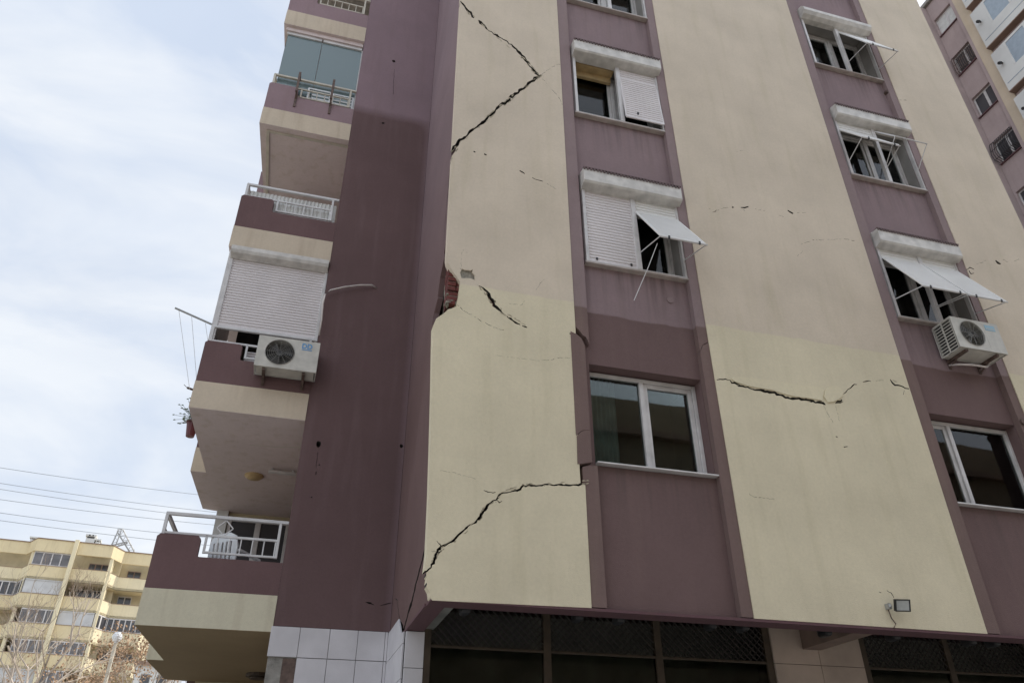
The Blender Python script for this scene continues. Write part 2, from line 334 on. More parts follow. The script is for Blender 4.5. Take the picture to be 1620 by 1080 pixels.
def crack(pts, seg=5.0, amp=1.2, rough=0.6):
    """pixel polyline [(x,y,halfwidth)] -> jagged closed polygon, in pixels"""
    fine = []
    for (x0,y0,w0),(x1,y1,w1) in zip(pts, pts[1:]):
        n = max(1, int(math.hypot(x1-x0, y1-y0) / seg))
        for i in range(n):
            t = i / n; k = 0 if (i == 0) else 1
            fine.append((x0+(x1-x0)*t + k*random.uniform(-amp, amp), y0+(y1-y0)*t + k*random.uniform(-amp, amp), w0+(w1-w0)*t))
    fine.append(pts[-1])
    Lf, Rt = [], []
    for i, (x, y, w_) in enumerate(fine):
        a = fine[max(0, i-1)]; b = fine[min(len(fine)-1, i+1)]
        dx, dy = b[0]-a[0], b[1]-a[1]; l = math.hypot(dx, dy) or 1
        nx, ny = -dy/l, dx/l
        wl = w_*random.uniform(1-rough, 1+rough*.6); wr = w_*random.uniform(1-rough, 1+rough*.6)
        Lf.append((x+nx*wl, y+ny*wl)); Rt.append((x-nx*wr, y-ny*wr))
    return Lf + Rt[::-1]
def toY(poly, y=0.0): return [(lambda q: (q[0], q[2]))(onY(px, py, y)) for px, py in poly]
def toX(poly, x): return [(lambda q: (q[1], q[2]))(onX(px, py, x)) for px, py in poly]
def inside(p, poly):
    x, y = p; c = False; n = len(poly); j = n - 1
    for i in range(n):
        xi, yi = poly[i]; xj, yj = poly[j]
        if (yi > y) != (yj > y) and x < (xj-xi)*(y-yi)/(yj-yi)+xi: c = not c
        j = i
    return c
def _segd(p, a, b):
    dx, dy = b[0]-a[0], b[1]-a[1]; l = dx*dx+dy*dy or 1e-12
    t = max(0, min(1, ((p[0]-a[0])*dx+(p[1]-a[1])*dy)/l)); return math.hypot(p[0]-a[0]-t*dx, p[1]-a[1]-t*dy)
def slab(outline, holes, fn, flip=False, side=None):
    """flat wall with real cut-outs. outline/holes in wall coords (a,z); fn(a,z,k) -> point, k=0 front, k=1 back"""
    pts = []; edges = []
    for poly in [outline] + holes:
        k = len(pts); n = len(poly); pts += [Vector(p) for p in poly]; edges += [(k+i, k+(i+1) % n) for i in range(n)]
    vs, es, fs, *_ = delaunay_2d_cdt(pts, edges, [], 0, 1e-6)
    keep = []
    for f in fs:
        c = ((vs[f[0]].x+vs[f[1]].x+vs[f[2]].x)/3, (vs[f[0]].y+vs[f[1]].y+vs[f[2]].y)/3)
        if inside(c, outline) and not any(inside(c, h) for h in holes): keep.append(list(f))
    cnt = {}
    for f in keep:
        for i in range(3):
            e = (f[i], f[(i+1) % 3]); cnt[tuple(sorted(e))] = cnt.get(tuple(sorted(e)), []) + [e]
    mb = MB(); n = len(vs)
    V = [fn(v.x, v.y, 0) for v in vs] + [fn(v.x, v.y, 1) for v in vs]
    F = [tuple(f) for f in keep] + [tuple(n+i for i in reversed(f)) for f in keep]
    mi = [0] * len(F)
    for e, l in cnt.items():
        if len(l) == 1:
            a, b = l[0]; F.append((a, n+a, n+b, b)); k = 0
            if side:
                p = ((vs[a].x+vs[b].x)/2, (vs[a].y+vs[b].y)/2)
                for hi_, h in enumerate(holes):
                    if side[hi_] and min(_segd(p, h[i], h[(i+1) % len(h)]) for i in range(len(h))) < 1e-5: k = side[hi_]; break
            mi.append(k)
    if flip: F = [tuple(reversed(f)) for f in F]
    mb.add(V, F); mb.m = mi; return mb
def rect(a0, a1, z0, z1): return [(a0, z0), (a1, z0), (a1, z1), (a0, z1)]
def fY(y0, y1): return lambda a, z, k: (a, y1 if k else y0, z)

# ================================================================== GROUND
g = MB(); g.box(-900, 900, -900, 900, -0.5, 0); tag(g.build('ground', M['earth']), kind='structure')
g = MB(); g.box(-60, 60, -17.5, -10.5, 0.0, 0.004); tag(g.build('road', M['asphalt']), kind='structure')
g = MB(); g.box(-20, 24, -10.5, 1.4, 0.0, 0.13); tag(g.build('pavement', M['paving'], bevel=0.01), kind='structure')

# ================================================================== MAIN BUILDING
TOP = 19.8
B = empty('apartment_building', (5.5, 4.0, 0), 'earthquake-cracked purple and cream apartment block with shuttered windows and side balconies, filling the photo', 'building')
def part(mb, name, mat, parent=B, label=None, **k):
    o = mb.build(name, mat, parent, **k)
    if label: o['label'] = label
    return o

# displaced left edge of the first cream panel (m, x against z)
EDGE = [(3.41, 1.30), (3.7, 1.235), (4.5, 1.225), (5.4, 1.20), (6.2, 1.17), (6.62, 1.155), (6.9, 1.20), (7.3, 1.27), (7.9, 1.28), (30, 1.28)]
def edge_x(z):
    for (z0, x0), (z1, x1) in zip(EDGE, EDGE[1:]):
        if z <= z1: return x0 + (x1-x0) * max(0, z-z0) / (z1-z0)
    return 1.28

# --- first cream panel
left = toY([(705,406),(708,414),(713,424),(722,437),(728,446),(727,456),(726,466),(723,478),(723,484),(714,488),(709,489),(702,496),(697,499),(690,504),(687,516)])
left = [(edge_x(z)if i in (0, len(left)-1) else x, z) for i, (x, z) in enumerate(left)]
low_left = [(edge_x(z), z) for z in (6.2, 5.6, 5.0, 4.4, 4.0, 3.85)] + toY([(671,905),(676,912),(674,925),(679,935),(680,944),(684,949)])
right_low = toY([(936,961),(926,767)]) ; right_mid = toY([(918.5,764),(904.5,533)]) ; right_top = toY([(911,530)])
outline = [(1.28, TOP)] + left + low_left + [right_low[0]] + [right_low[1]] + [right_mid[0]] + [right_mid[1]] + [right_top[0]] + [(2.94, 7.4), (2.94, TOP)]
raw_ = lambda pts, *a: pts
C1 = broken([
 raw_([(722,-8,1.2),(735,10,1.5),(748,27,1.6),(750,29,.5)], 5, .8), raw_([(757,32,.5),(760,36,2.0),(771,47,.8)],4,.6), raw_([(771,47,.5),(786,56,1.3),(800,64,.9),(814,76,1.2),(822,84,2.1),(833,98,1.7),(841,108,1.2),(853,121,2.2)], 5, .7),
 raw_([(856,119,1.0),(846,124,2.4),(836,132,1.8),(826,142,2.6),(812,150,2.4),(802,161,3.0),(790,167,2.0),(782,178,2.4),(772,183,2.0),(767,192,2.6),(757,199,2.2),(748,205,2.8),(740,214,2.0),(728,222,2.4),(718,233,3.0),(714,244,3.4),(704,252,2.4)], 4, 1.0, .5),
 raw_([(713,246,2.0),(710,268,1.6),(706,300,1.0),(702,340,.7),(700,372,.6)], 6, .5),
 raw_([(856,119,.35),(868,110,.35),(878,104,.35),(892,100,.35)],4,.8), raw_([(858,125,.3),(866,133,.3)],4,.5), raw_([(874,143,.3),(886,156,.3),(890,166,.25)],4,.6),
 raw_([(749,240,1.0),(752,241,.8)]), raw_([(766,244,1.1),(770,245,.8)]), raw_([(822,270,.6),(830,275,.9)],4,.3), raw_([(842,281,.3),(851,285,.7),(859,287,.5)],4,.3), raw_([(866,291,.3),(880,299,.3)],4,.6),
 raw_([(758,452,.6),(764,455,1.4),(770,461,2.6),(774,470,3.3),(781,479,3.2),(785,487,2.8),(792,492,1.3),(799,498,.4)],4,.9),
 raw_([(802,500,.6),(808,504,1.3),(816,510,1.4),(823,513,.7)],4,.6), raw_([(826,515,.6),(831,517,1.6),(834,518,.8)],3,.3),
 raw_([(740,400,.3),(732,395,.3)],4,.5), raw_([(731,398,.25),(729,425,.35),(734,432,.3)],4,.8),
 raw_([(724,482,.5),(734,492,.4),(748,499,.45),(760,507,.6),(770,512,.6),(780,517,.4),(797,522,.6)],4,1.2),
 raw_([(806,480,.3),(826,483,.3),(830,476,.4)],4,1), raw_([(786,562,.2),(812,566,.2),(852,570,.25),(866,570,.4),(884,566,.3),(902,566,.3)],4,.9),
 raw_([(848,459,.25),(858,444,.25),(866,440,.25)],4,.8), raw_([(901,527,.8),(913,533,1.6)],4,.4),
 raw_([(932,762,2.4),(920,765,1.7),(903,767,1.2),(880,767,1.5),(862,766,1.0),(845,768,1.5),(828,768,1.4),(823,773,2.4),(818,776,1.6),(806,778,1.2),(793,780,1.4),(788,786,1.8),(785,790,1.2),(776,795,1.0),(771,799,3.2),(765,808,2.5),(757,820,2.8),(753,826,1.8),(745,829,1.2),(735,837,1.7),(725,846,1.5),(717,855,1.8),(706,861,1.5),(698,864,2.0),(692,873,2.4),(687,886,2.2),(682,897,1.6),(676,903,1.8),(664,906,1.8)], 4, 1.0),
 raw_([(674,904,1.2),(672,915,2.4),(672,927,3.4),(667,946,4.0)], 4, .5),
 raw_([(765,775,.4),(772,778,.9),(784,778,.5)],4,.6), raw_([(691,855,.4),(696,860,1.0),(699,865,.7)],3,.5), raw_([(682,871,.4),(690,872,.6)],3,.4), raw_([(697,744,.3),(720,748,.3),(752,757,.4)],4,.6),
 raw_([(786,790,.4),(790,795,.9),(794,792,.4)],3,.4), raw_([(778,793,.4),(786,793,.4)],3,.3),
])
SP = [(728,431),(731,425),(735,427),(741,427),(744,428),(748,426),(747,431),(751,435),(751,443),(744,440),(737,440),(730,440)]
holes = [toY(c) for c in C1] + [toY(SP)]
part(slab(outline, holes, fY(0, 0.12), side=[1]*(len(holes)-1)+[0]), 'cream_wall_panel', [M['cream'], M['cut']], label='cream end wall panel split by deep diagonal cracks')
# spalled render behind the hole, broken mortar and bricks at the burst corner
mb = MB(); sp = toY([(px + (px-740)*.25, py + (py-434)*.25) for px, py in SP])
mb.add([(a, .016 + random.uniform(-.008, .008), z) for a, z in sp] + [(sum(a for a, z in sp)/len(sp), .03, sum(z for a, z in sp)/len(sp))], [(i, (i+1) % len(sp), len(sp)) for i in range(len(sp))])
part(mb, 'spalled_render', M['mortar'])
mb = MB(); mb.box(1.42, 2.9, 0.13, 1.3, 3.93, TOP - .1); mb.box(1.42, 2.9, .13, .25, 3.43, 3.93)
part(mb, 'masonry_core', M['core'])
mb = MB(); mb.box(1.37, 1.62, .125, .5, 6.72, 8.05, 2)  # backing box kept dark: the cavity's shade is put into its colour
for r_ in range(15):
    z = 6.90 + r_ * 0.070
    if r_ in (9, 10, 11): continue
    x = 1.312 + random.uniform(0, .012); first = random.choice((.10, .19))
    for c in range(3):
        wx = first if c == 0 else .19; yj = random.uniform(.045, .07)
        mb.box(x, x + wx, yj, .24 + random.uniform(0, .06), z + .006, z + .058, 0)
        mb.box(x + .004, x + wx - .004, yj + .014, .2, z + .058, z + .076, 1); x += wx + .010
for k in range(20):
    cx = random.uniform(1.30, 1.48); cz = random.choice((random.uniform(7.72, 7.95), random.uniform(6.86, 7.05))); s_ = random.uniform(.012, .035)
    mb.box(cx, cx + s_*1.4, random.uniform(.03, .06), .12, cz, cz + s_, 1)
part(mb, 'exposed_brickwork', [M['brick'], M['mortar'], M['core']], label='burst corner with bare red bricks and loose mortar', bevel=.003)

# --- return wall (faces left), with the burst notch and the cracks running on through it
def fR(a, z, k):
    x = 1.28 + (edge_x(z) - 1.28) * max(0, 1 - a / 2.75)
    return (x + (0.07 if k else 0.002), a, z)
ret_out = [(2.75, 3.63), (2.75, TOP), (0.121, TOP), (0.121, 12.9), (0.121, 9.4)]
ret_notch = toX([(705,404),(703,418),(701,432),(697,444),(699,458),(697,470),(698,482),(694,492),(690,500)], 1.28)
ret_out += [(.121, 7.98), (.25, 7.82), (.2, 7.7), (.42, 7.55), (.5, 7.3), (.38, 7.2), (.46, 7.02), (.4, 6.9), (.30, 6.8), (.24, 6.66), (.121, 6.6), (.121, 6.0), (.121, 5.0), (.121, 4.2), (.121, 3.42), (1.62, 3.42), (1.62, 3.5), (1.9, 3.63)]
ret_holes = []
cr = [(.0, 3.98, .03), (.25, 3.86, .035), (.45, 3.78, .03), (.8, 3.66, .022), (1.1, 3.58, .03), (1.35, 3.52, .018), (1.62, 3.42, .03)]
ret_holes.append(crack(cr, .09, .008, .5))
ret_holes.append(crack([(.08, 9.45, .03), (.16, 9.2, .02), (.2, 8.9, .012), (.3, 8.5, .01), (.3, 8.05, .006)], .1, .006, .5))
ret_holes.append(crack([(1.9, 3.63, .01), (2.2, 3.9, .006), (2.5, 4.0, .004)], .1, .01, .5))
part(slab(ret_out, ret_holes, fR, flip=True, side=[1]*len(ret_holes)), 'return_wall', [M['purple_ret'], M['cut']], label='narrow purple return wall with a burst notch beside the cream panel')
mb = MB(); mb.box(1.37, 1.42, .14, 2.9, 3.43, TOP - .1); part(mb, 'masonry_core', M['core'])

mb = MB(); n1, n2 = 9, 16                                          # torn render bed left of the bricks
V = [(1.345 + random.uniform(-.012, .018), .13 + .5*i/n1, 6.55 + 1.5*j/n2) for i in range(n1+1) for j in range(n2+1)]
mb.add(V, [(i*(n2+1)+j, i*(n2+1)+j+1, (i+1)*(n2+1)+j+1, (i+1)*(n2+1)+j) for i in range(n1) for j in range(n2)]); part(mb, 'torn_render_bed', M['mortar'])
def chips(cr_list, n, wmin, wmax):
    for pts in cr_list:
        segs = list(zip(pts, pts[1:])); tot = sum(math.hypot(b[0]-a[0], b[1]-a[1]) for a, b in segs)
        for _ in range(max(1, int(tot*n))):
            a, b = random.choice(segs); t = random.random(); x, y, w_ = a[0]+(b[0]-a[0])*t, a[1]+(b[1]-a[1])*t, a[2]
            l = math.hypot(b[0]-a[0], b[1]-a[1]) or 1; dx, dy = (b[0]-a[0])/l, (b[1]-a[1])/l; sd_ = random.choice((-1, 1)); nx, ny = -dy*sd_, dx*sd_
            L_ = random.uniform(1.5, 5); hh = random.uniform(wmin, wmax); o0 = w_*.7
            poly = [(x-dx*L_+nx*o0, y-dy*L_+ny*o0), (x+dx*L_+nx*o0, y+dy*L_+ny*o0), (x+dx*L_*.5+nx*(o0+hh*random.uniform(.5, 1)), y+dy*L_*.5+ny*(o0+hh)), (x+nx*(o0+hh*random.uniform(.7, 1.1)), y+ny*(o0+hh)), (x-dx*L_*.6+nx*(o0+hh*.6), y-dy*L_*.6+ny*(o0+hh*.6))]
            p = toY(poly); mb = MB(); mb.add([(q[0], -.0016, q[1]) for q in p], [tuple(range(5))]); part(mb, 'chipped_render', M['chip'])
chips([[(735,10,1.5),(750,29,.6)],[(757,32,1),(833,98,1.5),(853,121,2)],[(856,119,1.0),(826,142,2.2),(782,178,2.2),(740,214,2.2),(714,244,3)],[(758,452,1),(774,470,3),(792,492,1.3),(833,517,1.3)],[(932,762,2),(880,765,1.2),(828,767,1.2),(793,780,1.3),(771,799,2.4),(753,826,2.4),(717,855,1.6),(692,873,2),(682,897,1.5)]], .16, .8, 2.4)
chips([[(1158,605,1.3),(1203,616,1.4),(1264,630,1.6),(1302,637,1.6)],[(1408,600,1),(1438,615,1)]], .08, .6, 1.6)

# --- second and third cream panels
raw_ = lambda pts, *a: pts
C2 = broken([
 raw_([(1122,330,.3),(1130,335,.5),(1134,332,.3)],3,.4), raw_([(1126,337,.4),(1133,334,.5),(1140,330,.3),(1155,327,.3)],4,.6), raw_([(1158,328,1.2),(1161,328,1.0)]), raw_([(1172,328,.8),(1178,329,1.5),(1184,327,.8)],3,.6), raw_([(1176,331,.4),(1180,336,.5)],3,.3),
 raw_([(1194,331,.3),(1215,335,.35)],4,.6), raw_([(1232,341,.3),(1242,343,.3)]), raw_([(1246,333,.7),(1252,336,1.4),(1255,338,.8)],3,.3), raw_([(1262,337,.4),(1275,336,.5)],4,.5),
 raw_([(1268,387,.3),(1285,380,.35),(1312,379,.3),(1338,378,.4),(1352,381,.5)],5,.9), raw_([(1262,405,.25),(1270,397,.3)],4,.4),
 raw_([(1134,601,.6),(1144,600,.9),(1155,601,.7)],3,.5),
 raw_([(1155,601,.8),(1158,605,1.4),(1172,610,1.6),(1186,614,1.2),(1203,617,1.6),(1222,620,1.7),(1238,626,1.9),(1254,630,2.0),(1264,630,1.8),(1280,633,2.1),(1302,637,1.7),(1306,640,.6)], 4, .8, .35),
 raw_([(1302,637,.3),(1312,660,.4),(1318,668,.3)],4,1), raw_([(1322,642,.3),(1329,668,.3)],4,1.2), raw_([(1322,690,.8),(1325,691,.7)]), raw_([(1335,707,.7),(1341,706,.5)]),
 raw_([(1334,623,.5),(1341,616,1.0),(1349,610,.9),(1356,608,.5)],3,.7), raw_([(1365,604,.8),(1371,603,1.0),(1378,603,.4)],3,.5), raw_([(1386,602,.3),(1400,601,.3)],4,.5),
 raw_([(1408,600,.6),(1412,605,1.4),(1416,609,1.2),(1424,610,.8),(1432,614,1.3),(1438,615,.9)],3,.5), raw_([(1431,617,.4),(1429,624,.6)],3,.4),
 raw_([(1334,635,.4),(1322,638,1.6),(1332,632,1.6)],3,.4), raw_([(1185,780,.35),(1192,786,.5),(1205,787,.3),(1225,789,.3)],4,.5),
 raw_([(1114,556,1.2),(1120,580,.9),(1125,598,.4)],5,.8), raw_([(1391,935,.6),(1394,937,.5)]), raw_([(1403,933,.5),(1410,937,.7),(1414,945,.5)],3,.4), raw_([(1165,240,.25),(1178,238,.25)]),
])
part(slab([(4.80, 3.43), (7.84, 3.43), (7.84, TOP), (4.80, TOP)], [toY(c) for c in C2], fY(0, .12), side=[1]*len(C2)), 'cream_wall_panel', [M['cream'], M['cut']], label='wide cream panel between the two window columns, with a crack mended by a raised plaster strip')
mb = MB(); mb.box(4.82, 7.82, .13, .3, 3.45, TOP-.1); part(mb, 'masonry_core', M['core'])
raw_ = lambda pts, *a: pts
C3 = broken([raw_([(1575,412,.6),(1579,416,1.5),(1583,418,.9)],3,.3), raw_([(1587,411,.3),(1595,414,.3)],3,.3), raw_([(1527,427,.4),(1534,423,.9),(1541,426,.5)],3,.6), raw_([(1533,428,.8),(1536,433,1.0),(1541,432,.4)],3,.4),
      raw_([(1604,413,.3),(1618,408,.3)],3,.4), raw_([(1424,158,.4),(1434,159,.6)],3,.3), raw_([(1545,418,.3),(1560,412,.3)],4,.6)])
part(slab([(9.76, 3.43), (11.45, 3.43), (11.45, TOP), (9.76, TOP)], [toY(c) for c in C3], fY(0, .12), side=[1]*len(C3)), 'cream_wall_panel', [M['cream'], M['cut']], label='cream end panel right of the second window column')
mb = MB(); mb.box(9.78, 11.43, .13, .3, 3.45, TOP-.1); mb.box(11.2, 11.43, .3, 6, 3.45, TOP-.1); part(mb, 'masonry_core', M['core'])
# mended strips on the second panel: thin raised render
mb = MB()
def patch(poly, th=.012):
    p = toY(poly); n = len(p); c = (sum(a for a, z in p)/n, sum(z for a, z in p)/n)
    if sum((p[i][0]*p[(i+1)%n][1]-p[(i+1)%n][0]*p[i][1]) for i in range(n)) < 0: p = p[::-1]
    vs = [(a, -th, z) for a, z in [(c[0]+(a-c[0])*.985, c[1]+(z-c[1])*.985) for a, z in p]] + [(a, .0, z) for a, z in p]
    mb.add(vs, [tuple(range(n))] + [(i, n+i, n+(i+1) % n, (i+1) % n) for i in range(n)])
patch([(1156,600),(1160,597),(1170,596),(1184,598),(1200,600),(1222,602),(1240,605),(1262,609),(1282,611),(1300,613),(1304,617),(1303,626),(1301,634),(1280,630.5),(1254,627),(1238,623),(1222,617.5),(1203,614.5),(1186,611.5),(1172,607.5),(1160,603)])
patch([(1303,628),(1304,619),(1309,613),(1318,610.5),(1327,613),(1332,620),(1332,627),(1326,632),(1318,636),(1309,637)], .016)
part(mb, 'plaster_patch', M['patch'])
# shadow-thin gaps round the patches
# --- window bays
SILLS = [5.05, 7.93, 10.83, 13.70, 16.55]
def bay(x0, x1, L0, R1, jog):
    """x0..x1 recessed purple panel, L0..x0 and x1..R1 the flanking pilasters"""
    hl = [rect(x0+.012, x1-.008, 5.03, 6.37)] + [rect(x0+.05, x1-.03, s, s+1.36) for s in SILLS[1:]]
    part(slab([(x0-.10, 3.44), (x1+.02, 3.44), (x1+.02, TOP), (x0-.10, TOP)], hl, fY(.10, .42), side=[0]+[1]*(len(hl)-1)), 'purple_wall_panel', [M['purple'], M['reveal']],
         label='recessed purple strip of the %s window column' % ('left' if jog else 'right'))
    if jog:
        part(slab([(L0, TOP), (L0, 6.84), (L0+.05, 6.79), (L0+.1, 6.72), (L0+.14, 6.70), (x0, 6.60), (x0, 7.2), (x0, TOP)], [], fY(.012, .099)), 'pilaster', M['pilaster'], label='upper piece of the broken left pilaster')
        d = .068
        part(slab([(L0-d, 6.74), (L0-d, 5.35), (L0-d+.01, 5.30), (L0-d, 4.975), (x0-d, 5.02), (x0-d, 6.56), (x0-d-.04, 6.66), (x0-d-.1, 6.71)],
                  [crack([(L0-d-.01, 5.30, .004), (L0-d+.04, 5.36, .004), (L0-d+.09, 5.40, .003), (x0-d+.01, 5.42, .003)], .03, .005)], fY(-.004, .099)), 'pilaster', M['pilaster'], label='middle piece of the broken pilaster, slid to the left')
        part(slab([(L0-.005, 4.955), (L0-.005, 3.44), (x0, 3.44), (x0, 4.99), (L0+.08, 4.985)], [], fY(.012, .099)), 'pilaster', M['pilaster'], label='lower piece of the broken left pilaster')
    else:
        mb = MB(); mb.box(L0+.001, x0, .012, .099, 3.44, TOP); part(mb, 'pilaster', M['pilaster'])
    hs = [crack([(x1-.01, 6.72, .004), (x1+.05, 6.85, .004), (x1+.13, 6.9, .006), (x1+.16, 6.92, .008)], .04, .006)] if jog else []
    part(slab([(x1, 3.44), (R1-.001, 3.44), (R1-.001, TOP), (x1, TOP)], hs, fY(.012, .099)), 'pilaster', M['pilaster'])
bay(3.12, 4.655, 2.941, 4.80, True)
bay(8.04, 9.61, 7.841, 9.76, False)

# soffit lip and underside
mb = MB()
mb.box(1.30, 11.45, .004, .25, 3.40, 3.428)
mb.box(1.285, 1.485, .25, 1.62, 3.40, 3.428)
part(mb, 'soffit_beam', M['beam'])
mb = MB(); mb.box(1.49, 11.4, .25, .32, 3.428, 3.9); mb.box(1.485, 1.6, .32, 1.45, 3.428, 3.9); mb.box(1.5, 11.4, .32, 1.6, 3.86, 3.92)
part(mb, 'soffit_recess', M['shopdark'])

# set-back wall left of the return, with its weep holes
Ph = []
def blob(cx, cz, rx, rz, n=9): return [(cx+rx*math.cos(2*math.pi*i/n)*random.uniform(.75, 1.2), cz+rz*math.sin(2*math.pi*i/n)*random.uniform(.75, 1.2)) for i in range(n)]
for (px, py, rx, rz) in ((623,97,.035,.035),(606,195,.03,.025),(504,702,.033,.05),(635,705,.022,.03),(584,953,.03,.012),(505,735,.008,.012),(493,786,.01,.01),(500,748,.006,.03)):
    q = onY(px, py, 2.75); Ph.append(blob(q[0], q[2], rx, rz))
Ph += [toY(crack(c, 4, .6), 2.75) for c in ([(578,952,.4),(584,953,1.2),(592,956,.5)], [(602,957,.4),(610,955,.9),(619,953,.6)], [(503,715,.3),(500,740,.4)], [(624,110,.25),(622,150,.25)])]
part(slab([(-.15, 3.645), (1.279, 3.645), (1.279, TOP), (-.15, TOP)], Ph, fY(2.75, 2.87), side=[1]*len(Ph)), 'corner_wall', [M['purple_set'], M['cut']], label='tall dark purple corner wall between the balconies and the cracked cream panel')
mb = MB(); mb.box(-.13, 1.36, 2.88, 3.0, 3.65, TOP-.1); part(mb, 'masonry_core', M['core'])
# side wall seen behind the balconies and the back wall of the balconies
mb = MB(); mb.box(-.148, -.02, 2.875, 7.0, 3.0, TOP-.05); part(mb, 'side_wall', M['purple_ret'])
mb = MB(); mb.box(-1.30, 1.2, 7.0, 7.2, 3.0, TOP-.05); part(mb, 'balcony_back_wall', M['fb_in'])
mb = MB(); mb.box(-1.45, 11.4, 7.2, 13, 0, TOP-.05); mb.box(1.5, 11.19, 3.1, 7.2, 0, TOP-.06); part(mb, 'rear_mass', M['purple_ret'])
mb = MB(); mb.box(1.2, 11.5, -.06, 3.0, TOP, TOP+.18); mb.box(-1.8, 11.5, 3.0, 13.1, TOP, TOP+.18); part(mb, 'roof', M['concrete'])

# ------------------------------------------------------------------ windows
def slats(mb, x0, x1, zt, zb, hinge_y, ang=0.0, pitch=.052, mi=0):
    """roller shutter from zt down to zb, swung out by ang about its top"""
    L_ = zt - zb; n = max(2, int(round(L_ / pitch))); prof = []
    for i in range(n):
        a = i * L_ / n; p = L_ / n
        prof += [(.006, a), (-.009, a + p*.16), (-.013, a + p*.5), (-.010, a + p*.80)]
    prof.append((0, L_))
    fr = []
    for (o, d) in prof:
        fr.append((hinge_y - math.sin(ang)*d + o*math.cos(ang), zt - math.cos(ang)*d - o*math.sin(ang)*-1))
    bk = [(hinge_y - math.sin(ang)*d + .008*math.cos(ang), zt - math.cos(ang)*d - .008*math.sin(ang)) for d in (L_, 0)]
    ring = fr + bk
    m = len(ring); V = [(x0, y, z) for y, z in ring] + [(x1, y, z) for y, z in ring]
    Fs = [(i, m+i, m+(i+1) % m, (i+1) % m) for i in range(m)]
    mb.add(V, Fs, mi)
    for x in (x0, x1):   # side trims
        mb.bar((x, hinge_y, zt), (x, hinge_y - math.sin(ang)*L_, zt - math.cos(ang)*L_), .018, .02, mi)
    mb.bar((x0, hinge_y - math.sin(ang)*L_, zt - math.cos(ang)*L_), (x1, hinge_y - math.sin(ang)*L_, zt - math.cos(ang)*L_), .022, .03, mi)
    return (hinge_y - math.sin(ang)*L_, zt - math.cos(ang)*L_)
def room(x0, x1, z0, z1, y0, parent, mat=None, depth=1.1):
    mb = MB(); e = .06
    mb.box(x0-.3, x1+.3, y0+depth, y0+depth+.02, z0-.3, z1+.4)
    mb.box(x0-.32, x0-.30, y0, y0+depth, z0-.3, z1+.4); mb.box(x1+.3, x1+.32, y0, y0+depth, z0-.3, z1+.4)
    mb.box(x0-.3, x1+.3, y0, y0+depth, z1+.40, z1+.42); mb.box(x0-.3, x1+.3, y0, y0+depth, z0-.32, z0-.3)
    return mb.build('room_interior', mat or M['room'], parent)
def curtain(x0, x1, z0, z1, y, mat, parent, name='curtain'):
    mb = MB(); n = 36; V = []
    for i in range(n+1):
        x = x0 + (x1-x0)*i/n; yy = y + .025*math.sin(i*1.3) + .012*math.sin(i*2.9+1)
        V += [(x, yy, z0), (x, yy, z1)]
    mb.add(V, [(2*i, 2*i+2, 2*i+3, 2*i+1) for i in range(n)])
    mb.add([(p[0], p[1]+.004, p[2]) for p in V], [(2*i+1, 2*i+3, 2*i+2, 2*i) for i in range(n)])
    return mb.build(name, mat, parent, smooth=True)
def frame_rect(mb, x0, x1, z0, z1, y0, y1, w_):
    mb.box(x0, x0+w_, y0, y1, z0, z1); mb.box(x1-w_, x1, y0, y1, z0, z1)
    mb.box(x0+w_, x1-w_, y0, y1, z0, z0+w_); mb.box(x0+w_, x1-w_, y0, y1, z1-w_, z1)
def sill(x0, x1, y0, y1, z, parent, mat=None, th=.03):
    mb = MB(); mb.box(x0, x1, y0, y1, z-th, z); return mb.build('window_sill', mat or M['sill'], parent, bevel=.004)

def low_window(x0, x1, mid, sash_right, cur):
    z0, z1, y = 5.055, 6.35, .25
    mb = MB(); frame_rect(mb, x0, x1, z0, z1, y, y+.06, .05)
    mb.box(mid-.03, mid+.03, y-.004, y+.056, z0+.05, z1-.05)
    win = mb.build('window', M['pvc'], B, bevel=.006)
    sx0, sx1 = (mid+.03, x1-.05) if sash_right else (x0+.05, mid-.03)
    mb = MB(); frame_rect(mb, sx0+.003, sx1-.003, z0+.053, z1-.053, y+.02, y+.07, .055); mb.build('sash', M['pvc'], win, bevel=.005)
    for a, b, yy in ((x0+.05, mid-.03, y+.035), (mid+.03, x1-.05, y+.045)):
        e = .0
        mb = MB(); mb.box(a, b, yy, yy+.006, z0+.05, z1-.05); mb.build('pane', M['glass'], win)
    sill(x0-.005, x1+.10, .02, y-.005, z0, win, M['pvc'], .02)
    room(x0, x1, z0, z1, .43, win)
    for c in cur: curtain(c[0], c[1], z0-.1, z1+.05, .50, c[2], win)
    return win
low_window(3.135, 4.645, 3.885, True, [(3.20, 3.62, M['curtain'])])['label'] = 'lower left window, wide dark panes with a green curtain'
low_window(8.055, 9.60, 8.56, False, [(8.62, 9.28, M['browncurtain'])])['label'] = 'lower right window with a brown blind'

